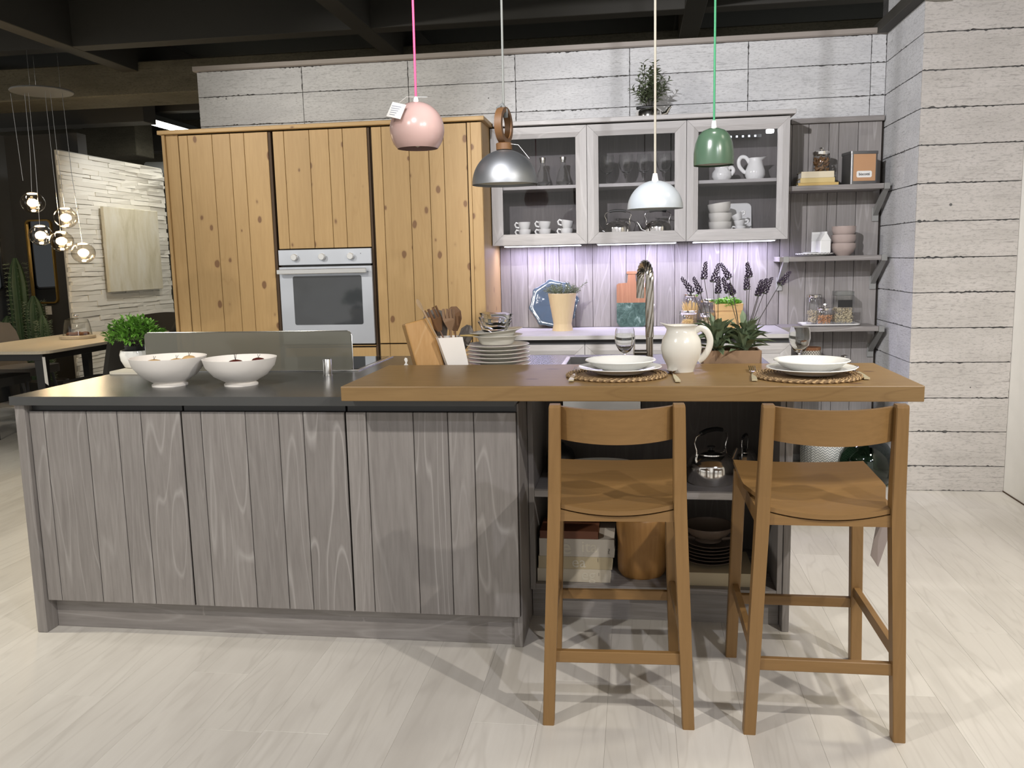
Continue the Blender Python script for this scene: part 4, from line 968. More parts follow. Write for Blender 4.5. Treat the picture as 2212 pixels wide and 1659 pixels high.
def book(lab, x, y, z, cover, pages='paper', grp=None, spine=True, rot=0):
    u = thing('book', lab, 'book', ((x[0]+x[1])/2, (y[0]+y[1])/2, z[0]), grp)
    B('cover', x, (y[0], y[0]+.003), z, cover, u, .0005)
    B('pages', (x[0]+.004, x[1]-.003), (y[0]+.0035, y[1]-.003), (z[0]+.003, z[1]-.003), pages, u, 0)
    B('board', x, (y[0]+.003, y[1]), (z[0], z[0]+.0025), cover, u, 0); B('board', x, (y[0]+.003, y[1]), (z[1]-.0025, z[1]), cover, u, 0)
    if rot: u.rotation_euler = (0, 0, rot)
    return u
M['bk1'] = plain('book_cream', (.52, .47, .38), .6); M['bk2'] = plain('book_buff', (.46, .39, .26), .6); M['bk3'] = plain('book_greyish', (.50, .46, .40), .6); M['bk4'] = plain('book_rust', (.13, .045, .02), .6); M['ink'] = plain('book_ink', (.06, .055, .05), .7); M['fade'] = plain('faded_print', (.57, .53, .44), .7)
YB = 3.115
b1 = book('lowest cream book of the stack behind the left bar stool', (-.372, -.098), (YB, 3.33), (.1525, .203), 'bk1', grp='stacked books on the lower shelf')
b2 = book('buff book second from the bottom of the stack', (-.367, -.091), (YB, 3.33), (.2035, .251), 'bk2', grp='stacked books on the lower shelf')
b3 = book('thick pale book with large faded letters second from top', (-.363, -.083), (YB, 3.33), (.2515, .320), 'bk3', grp='stacked books on the lower shelf')
book('small rust brown book topmost of the stack', (-.36, -.142), (YB, 3.28), (.3205, .350), 'bk4', 'kraft', grp='stacked books on the lower shelf')
text_mesh('e', .085, 'fade', 'spine_print', b3, (-.262, YB-.0006, .287), (R(90), 0, R(0)), .001)
text_mesh('ita', .062, 'fade', 'spine_print', b3, (-.175, YB-.0006, .290), (R(90), 0, 0), .0005)
text_mesh('Mod', .011, 'ink', 'spine_print', b3, (-.103, YB-.0006, .275), (R(90), R(90), 0))
text_mesh('ea', .060, 'fade', 'spine_print', b2, (-.215, YB-.0006, .229), (R(90), 0, 0)); text_mesh('—', .014, 'ink', 'spine_print', b2, (-.143, YB-.0006, .240), (R(90), R(90), 0))
text_mesh('eg', .060, 'fade', 'spine_print', b1, (-.18, YB-.0006, .180), (R(90), 0, 0)); text_mesh('—', .012, 'ink', 'spine_print', b1, (-.140, YB-.0006, .185), (R(90), R(90), 0))
u = thing('wooden_drum', 'round orange-brown wooden log vase between books and plates', 'vase', (.018, 3.24, .1525))
bm = BM(); lathe(bm, [(0, 0), (.083, 0), (.091, .012), (.093, .05), (.092, .12), (.098, .19), (.100, .225), (.097, .23), (.08, .23), (.075, .2), (0, .19)], 40, (.018, 3.24, .1525))
for v in bm.verts: a = math.atan2(v.co.y-3.24, v.co.x-.018); k = 1+.018*math.sin(3*a+1)+.012*math.sin(7*a); v.co.x = .018+(v.co.x-.018)*k; v.co.y = 3.24+(v.co.y-3.24)*k
O('log', bm, wood('drum_wood', 'z', (.33, .165, .05), (.43, .23, .075), (.26, .12, .035), .4, None, .45), u, True)
book('big cream book lying flat under the dark plates', (.135, .425), (YB, 3.36), (.1525, .203), 'bk2')
DP = plain('dark_stoneware', (.12, .09, .07), .3, 0, .1); M['stoneware'] = DP
for i in range(6): plate(['lowest', 'second lowest', 'third', 'fourth', 'fifth', 'topmost flat'][i]+' dark brown plate stacked on the big book', (.272+.003*(i % 3), 3.25, .2035+.0125*i), .092+.002*(5-i), 'stoneware', .016, 0, grp='dark stoneware plates')
bowl('stoneware_bowl', 'dark brown bowl on top of the dark plate stack', (.270, 3.25, .285), .05, .094, .062, 'stoneware')
# ================================================================ back counter
CT = .9
# blue scalloped plate leaning on the backsplash
bm = BM(); pf = [(0, 0), (.085, 0), (.092, .006), (.118, .018), (.152, .024), (.158, .028), (.150, .031), (.116, .024), (.09, .013), (0, .006)]
lathe(bm, pf, 96)
for v in bm.verts:
    r = v.co.xy.length
    if r > .1:
        a = math.atan2(v.co.y, v.co.x); k = (r-.1)/.058; q = 1+k*(.045*math.cos(8*a)+.018*math.cos(16*a)); v.co.x *= q; v.co.y *= q
    elif r > .05: a = math.atan2(v.co.y, v.co.x); q = 1+.03*math.cos(8*a); v.co.x *= q; v.co.y *= q
xf(bm, bm.verts, Matrix.Translation((-.540, 5.695, 0)) @ Matrix.Rotation(R(76), 4, 'X') @ Matrix.Rotation(R(10), 4, 'Z'))
bmesh.ops.translate(bm, verts=bm.verts, vec=(0, 0, CT+.0005-min(v.co.z for v in bm.verts))); bmesh.ops.translate(bm, verts=bm.verts, vec=(0, 5.768-max(v.co.y for v in bm.verts), 0))
tag(O('blue_plate', bm, plain('blue_glaze', (.058, .082, .100), .1, 0, .1), None, True, (-.54, 5.7, CT), ang=60), 'blue scalloped plate leaning against the backsplash', 'plate')
u = thing('potted_rosemary', 'cream wooden pot with rosemary sprigs in front of the blue plate', 'potted plant', (-.467, 5.52, CT))
M['creampot'] = wood('pale_pot_wood', 'z', (.54, .42, .25), (.60, .47, .29), (.50, .375, .21), .3, None, .5)
L('pot', [(0, CT), (.066, CT), (.066, CT+.004), (.058, CT+.042), (.0585, CT+.045), (.091, CT+.236), (.086, CT+.238), (.080, CT+.21), (0, CT+.205)], (-.467, 5.52, 0), 'creampot', u, 40)
random.seed(5); bm = BM()
for i in range(44):
    a = random.uniform(0, 6.283); b0 = Vector((-.467+.05*math.cos(a)*random.random(), 5.52+.05*math.sin(a), CT+.21)); d = Vector((.9*math.cos(a), .5*math.sin(a), random.uniform(.5, 1.1)))
    Ls = random.uniform(.06, .10)
    if i == 0: d = Vector((1, 0, .75)); Ls = .15; b0 = Vector((-.43, 5.5, CT+.215))
    if i == 1: d = Vector((.05, 0, 1)); Ls = .09
    if i == 2: d = Vector((-.8, 0, .8)); Ls = .10
    d.normalize(); e = b0+d*Ls; tube(bm, [b0, b0.lerp(e, .5), e], .0014, 5)
    for j in range(22):
        t_ = j/21; p = b0.lerp(e, t_); an = j*2.4; s_ = d.cross(Vector((0, 1, .2))).normalized(); q_ = d.cross(s_)
        leaf(bm, p, (s_*math.cos(an)+q_*math.sin(an))+d*.9, .020, .006, .1, up=d)
f_ = O('foliage', bm, 'rosemary', u); f_['kind'] = 'stuff'
# cutting board of wood and green marble
u = thing('serving_board', 'paddle board half reddish wood half green marble leaning on the backsplash', 'cutting board', (-.03, 5.735, CT))
g = G('green_marble'); v_ = g.coord((1, 1, 1), False, rot=(0, R(35), 0)); n1 = g.noise(v_, 22, 6, .7, 1.2); M['marble'] = g.fin(g.ramp(n1, [(.34, (.018, .042, .034)), (.52, (.045, .085, .07)), (.62, (.11, .17, .145)), (.72, (.30, .37, .33))]), .22)
Tb = Matrix.Translation((-.030, 5.732, CT+.001)) @ Matrix.Rotation(R(-4), 4, 'X')
bm = BM(); prism(bm, [(-.098, .03), (-.075, 0), (.075, 0), (.098, .03), (.098, .158), (-.098, .158)], -.008, .008, 'y'); xf(bm, bm.verts, Tb); O('marble_half', bm, 'marble', u)
M['redwood'] = wood('acacia', 'z', (.25, .105, .048), (.33, .145, .068), (.42, .25, .13), .5, None, .45)
bm = BM(); prism(bm, [(-.098, .158), (.098, .158), (.098, .276), (.085, .285), (.032, .288), (.027, .30), (.024, .345), (-.024, .345), (-.027, .30), (-.032, .288), (-.085, .285), (-.098, .276)], -.008, .008, 'y'); xf(bm, bm.verts, Tb); O('wood_half', bm, 'redwood', u)
bm = BM(); prism(bm, rrect(-.034, .034, .345, .362, .008), -.011, .011, 'y'); xf(bm, bm.verts, Tb); O('handle_knob', bm, 'redwood', u)
bm = BM(); tube(bm, [(.02, 5.72, 1.235), (.05, 5.72, 1.21), (.052, 5.72, 1.16)], .0025, 6); O('hanging_cord', bm, 'paper', u)
bm = BM(); prism(bm, [(.085, 1.035), (.11, 1.055), (.118, 1.045), (.098, 1.020)], 5.71, 5.711, 'y'); O('price_tag', bm, 'paper', u)
# jars
def round_jar(name, lab, c, r, h, fill=None, fillh=.5, lidm='chrome', knob=False, lidh=.016, grp=None, n=32):
    u = thing(name, lab, 'jar', c, grp)
    L('glass_body', [(0, .002), (r*.94, 0), (r, .006), (r, h-.012), (r*.9, h-.002)], c, 'glass', u, n)
    ld = L('lid', [(r*.88, h-.004), (r*1.0, h-.003), (r*1.02, h), (r*1.02, h+lidh), (r*.96, h+lidh+.003), (0, h+lidh+.004)], c, lidm, u, n)
    if knob: L('knob', [(0, h+lidh+.004), (.006, h+lidh+.004), (.006, h+lidh+.010), (.014, h+lidh+.017), (.012, h+lidh+.026), (0, h+lidh+.028)], c, lidm, ld, 18)
    return u
def grains(u, c, r, h, m, kind='grain', num=260, box_=None, sz=1):
    bm = BM()
    for i in range(num):
        if box_: x = random.uniform(-box_, box_); y = random.uniform(-box_, box_)
        else:
            a = random.uniform(0, 6.283); q = r*math.sqrt(random.random()); x = q*math.cos(a); y = q*math.sin(a)
        z = random.uniform(0, h)
        if kind == 'pasta': d = Vector((random.uniform(-.35, .35), random.uniform(-.2, .2), 1)).normalized(); p = Vector((c[0]+x*.6, c[1]+y*.6, c[2]+.008)); hh = h*random.uniform(.75, 1.0); tube(bm, [p, p+d*hh], .0015, 4); continue
        if kind == 'curl': d = Vector((random.uniform(-1, 1), random.uniform(-1, 1), random.uniform(-.3, .3))).normalized(); p = Vector((c[0]+x*.75, c[1]+y*.75, c[2]+.008+z)); tube(bm, [p-d*.010, p+Vector((0, 0, .004)), p+d*.010], .0016, 5); continue
        vv = lathe(bm, [(0, -1), (.8, -.45), (.8, .45), (0, 1)], 5); E_ = Euler((random.uniform(0, 3), random.uniform(0, 3), random.uniform(0, 3))).to_matrix().to_4x4()
        xf(bm, vv, Matrix.Translation((c[0]+x, c[1]+y, c[2]+.010+z)) @ E_ @ Matrix.Diagonal((.0028*sz, .0028*sz, .0055*sz, 1)))
    o = O('contents', bm, m, u); o['kind'] = 'stuff'; return o
M['pasta'] = plain('pasta', (.72, .50, .20), .6, 0, .1); M['oats'] = plain('oat_grain', (.62, .53, .36), .7, 0, .15); M['reddish'] = plain('red_grain', (.55, .28, .13), .7, 0, .2); M['nut'] = plain('nuts', (.20, .10, .035), .6, 0, .3)
c = (.352, 5.705, CT); u = round_jar('pasta_jar', 'tall glass jar of upright spaghetti beside the paper bag', c, .052, .196); grains(u, c, .05, .165, 'pasta', 'pasta', 70)
c = (.325, 5.592, CT); u = round_jar('pasta_jar', 'low glass jar of short pasta in front of the spaghetti jar', c, .056, .092, lidh=.018); grains(u, c, .05, .045, 'pasta', 'curl', 170)
c = (.455, 5.712, CT); u = round_jar('storage_jar', 'mid-height glass jar with steel lid next to the paper bag', c, .048, .160); grains(u, c, .042, .09, 'pasta', 'pasta', 40)
c = (.435, 5.58, CT); u = round_jar('storage_jar', 'small glass jar hidden behind the lavender leaves', c, .040, .075); grains(u, c, .034, .045, 'oats', 'grain', 150)
bm = BM(); box(bm, (.41, .437), (5.538, 5.5385), (.918, .938)); O('label_sticker', bm, 'paper', u)
u = thing('paper_bag_planter', 'kraft paper bag planter with bright green plant behind the lavender', 'potted plant', (.573, 5.66, CT))
bm = BM(); rows = []; random.seed(9)
for z_, w_ in ((0, .092), (.03, .094), (.06, .090), (.085, .098), (.10, .092), (.112, .104), (.13, .103), (.150, .105), (.152, .100), (.12, .094), (.10, .086)):
    row = []
    for i in range(24):
        a = 2*math.pi*i/24; sq = 1/max(abs(math.cos(a)), abs(math.sin(a)))**.8; jit = random.uniform(-.003, .003)
        row.append(bm.verts.new((.573+(w_*.86*sq*math.cos(a))+jit, 5.625+(w_*.72*sq*math.sin(a))+jit, CT+.0005+z_+random.uniform(-.003, .003)*(z_ > 0))))
    rows.append(row)
for a, b in zip(rows, rows[1:]):
    for i in range(24): bm.faces.new((a[i], a[(i+1) % 24], b[(i+1) % 24], b[i]))
bm.faces.new(rows[0][::-1]); bm.faces.new(rows[-1]); O('paper_bag', bm, 'kraft', u, True, ang=20)
bm = BM()
for i in range(420):
    a = random.uniform(0, 6.283); q = .075*math.sqrt(random.random()); p = Vector((.573+q*math.cos(a), 5.625+q*math.sin(a), CT+.135+.055*(1-(q/.09)**2)*random.random()))
    leaf(bm, p, (math.cos(a), math.sin(a), random.uniform(.2, 1.4)), random.uniform(.02, .034), .009, .4)
f_ = O('foliage', bm, 'leaf2', u); f_['kind'] = 'stuff'
# ================================================================ open shelves: things on them
Z1 = 1.7572
for i, (xa, xb, zb, zt_, m) in enumerate(((.968, 1.202, 0, .0165, 'bkA'), (.980, 1.180, .017, .045, 'bkB'), (.985, 1.175, .0455, .083, 'bkC'))):
    M['bkA'] = M.get('bkA') or plain('book_ochre', (.55, .38, .13), .6); M['bkB'] = M.get('bkB') or plain('book_yellow', (.60, .46, .20), .6); M['bkC'] = M.get('bkC') or plain('book_ivory', (.66, .58, .42), .6)
    book(['thin ochre book, lowest of three on the upper shelf', 'yellow book in the middle of three on the upper shelf', 'ivory book on top of the pile under the nut jar'][i], (xa, xb), (5.535, 5.70), (Z1+zb, Z1+zt_), m, grp='books on the upper wall shelf')
c = (1.118, 5.63, Z1+.0835); u = round_jar('nut_jar', 'glass jar of brown nuts with steel knob lid on the books', c, .050, .105, knob=True); random.seed(2); grains(u, c, .040, .075, 'nut', 'grain', 60, sz=3.2)
u = thing('biscuit_tin', 'square steel tin with kraft paper front reading biscotti', 'tin', (1.34, 5.60, Z1))
Tt = Matrix.Translation((1.334, 5.605, Z1)) @ Matrix.Rotation(R(10), 4, 'Z')
M['tin'] = plain('zinc_tin', (.22, .22, .22), .36, .9, .05)
bm = BM(); prism(bm, rrect(-.082, .082, -.07, .07, .012), 0, .182); xf(bm, bm.verts, Tt); O('tin_body', bm, 'tin', u, True)
bm = BM(); prism(bm, rrect(-.085, .085, -.073, .073, .013), .176, .192); xf(bm, bm.verts, Tt); O('lid', bm, 'tin', u, True)
bm = BM(); box(bm, (-.066, .068), (-.0712, -.0702), (.018, .174)); xf(bm, bm.verts, Tt); kp = O('kraft_front', bm, plain('kraft_label', (.50, .28, .145), .7), u)
bm = BM(); prism(bm, [(-.046, .044), (-.04, .038), (.040, .038), (.046, .044), (.046, .070), (.040, .076), (-.04, .076), (-.046, .070)], -.0719, -.0713, 'y'); xf(bm, bm.verts, Tt); O('name_plate', bm, 'paper', kp)
tp = Tt @ Vector((0, -.0723, .057)); text_mesh('biscotti', .0225, 'ink', 'lettering', kp, tp, (R(90), 0, R(10)), .0004)
Z2 = 1.3352
u = thing('cake_stand_plate', 'white fluted plate on the middle shelf under two small cartons', 'plate', (1.10, 5.62, Z2))
bm = BM(); lathe(bm, [(0, 0), (.07, 0), (.08, .004), (.112, .014), (.110, .018), (.078, .009), (0, .006)], 90, (1.093, 5.64, Z2))
for v in bm.verts:
    r = (v.co-Vector((1.093, 5.64, v.co.z))).length
    if r > .1: a = math.atan2(v.co.y-5.64, v.co.x-1.093); v.co.z += .0025*math.cos(30*a)
O('plate_body', bm, 'white', u, True)
for i in range(2): plate(['lower', 'upper'][i]+' small white saucer on the fluted plate', (1.072, 5.635, Z2+.0095+.006*i), .052, 'white', .008, grp='small white saucers')
def carton(lab, c, rot, w=.033, h=.105):
    u = thing('milk_carton_jug', lab, 'jug', c, 'white ceramic milk cartons'); bm = BM(); 
    box(bm, (-w, w), (-w, w), (0, h*.72), .003)
    prism(bm, [(-w, h*.715), (w, h*.715), (w*.22, h*1.10), (-w*.22, h*1.10)], -w, w, 'y')
    box(bm, (-w*.24, w*.24), (-w, w), (h*1.09, h*1.22), .001)
    xf(bm, bm.verts, Matrix.Translation(c) @ Matrix.Rotation(rot, 4, 'Z')); O('carton', bm, 'white', u); return u
carton('white ceramic milk carton jug standing in front on the fluted plate', (1.137, 5.60, Z2+.0195), R(14)); carton('white ceramic milk carton jug half hidden behind the other', (1.118, 5.685, Z2+.0195), R(75))
for i in range(3):
    M['pinkclay'] = M.get('pinkclay') or plain('pinkish_grey_glaze', (.40, .325, .295), .2, 0, .03)
    bm = BM(); rr = .0735-.0018*i; pf = [(0, 0), (.040, 0), (.042, .004), (.060, .020), (rr, .050), (rr+.0005, .075), (rr-.003, .0755), (rr-.005, .05), (.055, .025), (0, .01)]
    lathe(bm, pf, 40); o = O('pink_bowl', bm, 'pinkclay', None, True); o.location = (1.262, 5.63, Z2+.0515*i); tag(o, ['lowest', 'middle', 'topmost'][i]+' of the stacked pinkish grey bowls on the middle shelf', 'bowl', 'stacked pinkish bowls')
Z3 = .9052
u = thing('serving_tray', 'white rectangular tray with rounded corners on the lower shelf', 'tray', (1.19, 5.64, Z3))
bm = BM(); rings = []
for e, z_ in ((-.02, 0), (-.004, .006), (0, .014), (-.004, .0145), (-.012, .008), (-.03, .006)):
    rings.append([bm.verts.new((a, b, Z3+z_)) for a, b in rrect(1.015-e, 1.365+e, 5.55-e, 5.74+e, .03+e)])
for a, b in zip(rings, rings[1:]):
    for i in range(len(a)): bm.faces.new((a[i], a[(i+1) % len(a)], b[(i+1) % len(a)], b[i]))
bm.faces.new(rings[0][::-1]); bm.faces.new(rings[-1]); O('tray_body', bm, 'white', u, True)
c = (1.112, 5.695, Z3+.0065); u = round_jar('storage_jar', 'tall round glass jar of oats at the back of the white tray', c, .046, .170, lidh=.012); random.seed(4); grains(u, c, .04, .075, 'oats', 'grain', 260)
c = (1.160, 5.605, Z3+.0065); u = round_jar('storage_jar', 'small round glass jar of reddish grain with knob lid on the tray', c, .050, .095, lidh=.010, knob=True); grains(u, c, .043, .05, 'reddish', 'grain', 230)
u = thing('storage_jar', 'square glass jar of pale seeds with black label on the tray', 'jar', (1.272, 5.64, Z3+.0065)); c = (1.272, 5.64, Z3+.0065)
bm = BM(); prism(bm, rrect(c[0]-.058, c[0]+.058, c[1]-.058, c[1]+.058, .012), c[2], c[2]+.178); O('glass_body', bm, 'glass', u, True)
bm = BM(); prism(bm, rrect(c[0]-.056, c[0]+.056, c[1]-.056, c[1]+.056, .012), c[2]+.1785, c[2]+.205); O('lid', bm, thin_glass('frosted_lid', (.75, .78, .77), .5, .15, .2, .7), u, True)
B('black_label', (c[0]-.042, c[0]+.042), (c[1]-.0596, c[1]-.0588), (c[2]+.108, c[2]+.153), 'black', u, 0); grains(u, c, .05, .095, 'oats', 'grain', 700, .051)
# lowest shelf: canister, carafe
Z4 = .6202
g = G('black_white_pattern'); uv = g.n('TexCoord').outputs['Object']; s_ = g.n('SeparateXYZ'); g.l(uv, s_.inputs[0])
a_ = g.mth('ARCTAN2', s_.outputs[1], s_.outputs[0]); p1 = g.mth('SINE', g.mth('MULTIPLY', a_, 22)); p2 = g.mth('SINE', g.mth('MULTIPLY', s_.outputs[2], 330)); pp = g.mth('ADD', p1, p2)
M['pattern'] = g.fin(g.ramp(g.mth('ABSOLUTE', pp), [(.45, (.05, .045, .04)), (.55, (.62, .58, .50))]), .5)
u = thing('patterned_canister', 'black and white patterned canister with wooden lid behind the right wine glass', 'canister', (1.090, 5.64, Z4))
L('canister_body', [(0, 0), (.055, 0), (.057, .003), (.057, .130), (0, .130)], (1.090, 5.64, Z4), 'pattern', u, 36); L('lid', [(0, .1305), (.058, .1305), (.0585, .134), (.0585, .146), (.056, .149), (0, .149)], (1.090, 5.64, Z4), 'redwood', u, 36)
u = thing('stoppered_bottle', 'glass bottle with round steel stopper, just above the bar end', 'bottle', (1.288, 5.62, Z4))
L('bottle_body', [(0, 0), (.03, 0), (.034, .006), (.034, .045), (.016, .058), (.015, .072), (0, .072)], (1.288, 5.62, Z4), 'glass', u, 24); L('stopper', [(0, .0725), (.010, .0725), (.012, .080), (.022, .088), (.022, .096), (0, .102)], (1.288, 5.62, Z4), 'chrome', u, 24)
# floor: basket and demijohn
def herring():
    g = G('herringbone_weave'); uv = g.n('TexCoord').outputs['Object']; s_ = g.n('SeparateXYZ'); g.l(uv, s_.inputs[0])
    a_ = g.mth('ARCTAN2', s_.outputs[1], s_.outputs[0]); x_ = g.mth('MULTIPLY', a_, .17)
    fx = g.mth('PINGPONG', x_, .014); st_ = g.mth('FRACT', g.mth('MULTIPLY', g.mth('ADD', s_.outputs[2], fx), 62))
    g.bump(st_, .5, .003); return g.fin(g.ramp(st_, [(.42, (.72, .71, .67)), (.5, (.25, .27, .27)), (.92, (.30, .32, .32)), (1, (.72, .71, .67))]), .8)
M['herring'] = herring()
u = thing('woven_basket', 'white and grey herringbone woven basket on the floor below the shelves', 'basket', (1.20, 5.58, 0))
L('basket_body', [(0, .001), (.150, .001), (.166, .03), (.172, .12), (.165, .22), (.160, .225), (.155, .22), (.162, .12), (.15, .03), (0, .01)], (1.20, 5.58, 0), 'herring', u, 48)
u = thing('demijohn', 'big round green glass bottle on the floor in front of the basket', 'bottle', (1.345, 5.23, 0))
L('bottle_body', [(0, .001), (.10, .001), (.135, .02), (.160, .07), (.163, .12), (.150, .18), (.11, .235), (.06, .262), (.030, .275), (.026, .30), (.026, .325), (.030, .33), (.022, .33), (.02, .28)], (1.345, 5.23, 0), 'greenglass', u, 48)
L('neck_ring', [(.027, .31), (.033, .312), (.033, .322), (.027, .324)], (1.345, 5.23, 0), 'greenglass', u, 24)
# ================================================================ inside the glass-door cabinets
ZS, ZB = 1.8063, 1.4903
def carafe(x, lab):
    u = thing('carafe', lab, 'carafe', (x, 5.60, ZS), 'glass carafes')
    L('glass_body', [(0, 0), (.043, 0), (.046, .006), (.045, .03), (.034, .085), (.020, .118), (.018, .145), (.019, .165), (.0172, .165), (.0162, .145), (.018, .119), (.032, .085), (.042, .03), (.02, .012), (0, .012)], (x, 5.60, ZS), 'glass2', u, 32)
    L('stopper', [(0, .150), (.016, .150), (.016, .165), (.021, .166), (.021, .182), (0, .184)], (x, 5.60, ZS), 'chrome', u, 20)
carafe(-.586, 'glass carafe with steel stopper beside the steel lamp'); carafe(-.457, 'glass carafe with steel stopper near the cabinet door edge')
def cup(lab, c, tilt, m='white', r=.040, h=.054, hs=-1, ha=0):
    u = thing('coffee_cup', lab, 'cup', (0, 0, 0), 'white coffee cups')
    L('cup_body', [(0, 0), (.022, 0), (.024, .004), (r*.85, h*.35), (r*.97, h*.75), (r, h), (r-.003, h), (r*.93, h*.7), (r*.7, h*.3), (0, .007)], (0, 0, 0), m, u, 32)
    bm = BM(); tube(bm, [(hs*r*.93, 0, h*.86), (hs*(r+.013), 0, h*.95), (hs*(r+.021), 0, h*.72), (hs*(r+.014), 0, h*.42), (hs*r*.84, 0, h*.34)], .004, 8, True, 1.4); O('handle', bm, m, u, True)
    u.location = c; u.rotation_euler = (0, tilt, ha); return u
for i, (x, t_) in enumerate(((-.706, 0), (-.578, R(3)), (-.437, R(9)))):
    w_ = ['nearest the pine cabinet', 'in the middle stack', 'in the right stack, tilted'][i]
    cup('lower white coffee cup '+w_, (x, 5.58, ZB), 0); cup('upper white coffee cup '+w_, (x-.002, 5.58, ZB+.046+abs(t_)*.03), t_)
for i, x in enumerate((-.181, -.061, .047, .171)): wineglass((x, 5.60, ZS), ['leftmost', 'second', 'third', 'rightmost'][i]+' wine glass of the four inside the middle wall cabinet', 1.22, 'wine glasses in the cabinet')
kettle('kettle', 'steel kettle on the left inside the middle wall cabinet', (-.115, 5.60, ZB), .084, .106, -1, grp='kettles in the wall cabinet')
kettle('kettle', 'steel kettle on the right inside the middle wall cabinet', (.134, 5.60, ZB), .084, .102, -1, side=R(12), grp='kettles in the wall cabinet')
for i in range(3):
    bm = BM(); pf = [(0, 0), (.042, 0), (.046, .004), (.062, .018), (.0695, .05), (.070, .068), (.067, .0685), (.066, .05), (.055, .022), (0, .009)]; lathe(bm, pf, 40)
    o = O('white_bowl', bm, 'cream', None, True); o.location = (.515, 5.59, ZB+.053*i); o.rotation_euler = (0, R(-7) if i == 2 else 0, 0)
    if i == 2: o.location.z += .008
    tag(o, ['lowest', 'middle', 'topmost, tilted'][i]+' of the stacked white bowls in the right wall cabinet', 'bowl', 'stacked white bowls')
u = thing('fluted_platter', 'square white fluted platter leaning at the back of the right wall cabinet', 'plate', (.63, 5.73, ZB))
bm = BM(); N_ = 40; rg = []
for e, y_ in ((.0, 0), (.014, .010), (.034, .016)):
    pp = rrect(-.095+e, .095-e, .004+e, .192-e, .03-e*.3, 9); rg.append([bm.verts.new((a, y_+(.0016*(-1)**k if e < .03 else 0), b)) for k, (a, b) in enumerate(pp)])
for a, b in zip(rg, rg[1:]):
    for i in range(len(a)): bm.faces.new((a[i], a[(i+1) % len(a)], b[(i+1) % len(a)], b[i]))
bm.faces.new(rg[-1]); bk2 = [bm.verts.new(v.co+Vector((0, .004, 0))) for v in rg[0]]; bm.faces.new(bk2)
for i in range(len(bk2)): bm.faces.new((rg[0][i], rg[0][(i+1) % len(bk2)], bk2[(i+1) % len(bk2)], bk2[i]))
xf(bm, bm.verts, Matrix.Translation((.625, 5.705, ZB)) @ Matrix.Rotation(R(-10), 4, 'X')); bmesh.ops.translate(bm, verts=bm.verts, vec=(0, 0, ZB+.0005-min(v.co.z for v in bm.verts))); O('platter_body', bm, 'white', u)
cup('white cup at the bottom of the leaning pile in the right wall cabinet', (.640, 5.60, ZB), 0, r=.034, h=.040, hs=-1)
cup('white cup in the middle of the leaning pile in the right wall cabinet', (.636, 5.60, ZB+.036), R(-6), r=.034, h=.040, hs=1)
cup('white cup on top of the leaning pile in the right wall cabinet', (.628, 5.60, ZB+.078), R(-26), r=.034, h=.040, hs=1)
jug('white jug with high spout on the upper shelf of the right wall cabinet', (.722, 5.60, ZS), 1.0, -1, 'white', 'jug', [(0, 0), (.046, 0), (.050, .006), (.060, .028), (.059, .055), (.046, .09), (.037, .115), (.039, .132)], [(.034, .105), (.055, .135), (.082, .140), (.098, .118), (.094, .085), (.070, .055), (.052, .045)], .035)
jug('low white creamer jug half hidden behind the green lamp', (.522, 5.60, ZS), 1.0, 1, 'white', 'jug', [(0, 0), (.044, 0), (.048, .005), (.060, .025), (.058, .05), (.042, .072), (.038, .082), (.042, .092)], [(.04, .075), (.06, .08), (.07, .06), (.055, .035)], .03)
# kettle with olive branches on top of the wall cabinets
kt = thing('kettle_planter', 'olive branches in a steel kettle on top of the wall cabinets', 'potted plant', (.079, 5.56, 2.1925))
c = (.079, 5.56, 2.1925)
L('kettle_body', [(0, 0), (.080, 0), (.084, .005), (.084, .035), (.076, .048), (.060, .058), (.052, .062), (.052, .066), (.048, .066), (.048, .05), (0, .045)], c, 'chrome', kt, 40)
bm = BM(); tube(bm, [(c[0]+.076, c[1], c[2]+.02), (c[0]+.105, c[1], c[2]+.03), (c[0]+.118, c[1], c[2]+.055), (c[0]+.132, c[1], c[2]+.068)], [.018, .014, .009, .007], 12); O('spout', bm, 'chrome', kt, True)
bm = BM(); tube(bm, [(c[0]-.075, c[1]-.05, c[2]+.056), (c[0]-.04, c[1]-.062, c[2]+.060), (c[0]+.02, c[1]-.062, c[2]+.060)], .009, 10); O('grip', bm, 'black', kt, True)
random.seed(21); bm = BM(); bt = BM(); ol = BM()
for i in range(34):
    a = random.uniform(0, 6.283); sp2 = random.uniform(.2, 1); top = Vector((c[0]+.135*sp2*math.cos(a)-.005, c[1]+.07*sp2*math.sin(a), c[2]+random.uniform(.16, .335)*(1-.30*sp2*sp2)+.02)); b0 = Vector((c[0]+.015*math.cos(a), c[1]+.015*math.sin(a), c[2]+.055)); md = b0.lerp(top, .5)+Vector((0, 0, .025))
    pts = [b0.lerp(md, k/4).lerp(md.lerp(top, k/4), k/4) for k in range(5)]; tube(bt, pts, .0016, 5)
    for k in range(15):
        t_ = .25+.75*k/14; p = b0.lerp(md, t_).lerp(md.lerp(top, t_), t_); an = k*2.5+i; d = (top-b0).normalized(); s_ = d.cross(Vector((.1, 1, .1))).normalized(); q_ = d.cross(s_)
        leaf(bm, p, (s_*math.cos(an)+q_*math.sin(an))+d*.7, random.uniform(.032, .052), random.uniform(.011, .016), .2, up=d)
    if i % 5 == 0: vv = lathe(ol, [(0, -.011), (.006, -.006), (.0075, 0), (.006, .006), (0, .011)], 8, md+Vector((.01, -.02, 0)))
f_ = O('foliage', bm, 'olive', kt); f_['kind'] = 'stuff'; O('branch', bt, 'stem', kt); o_ = O('olive_fruit', ol, 'black', kt, True)
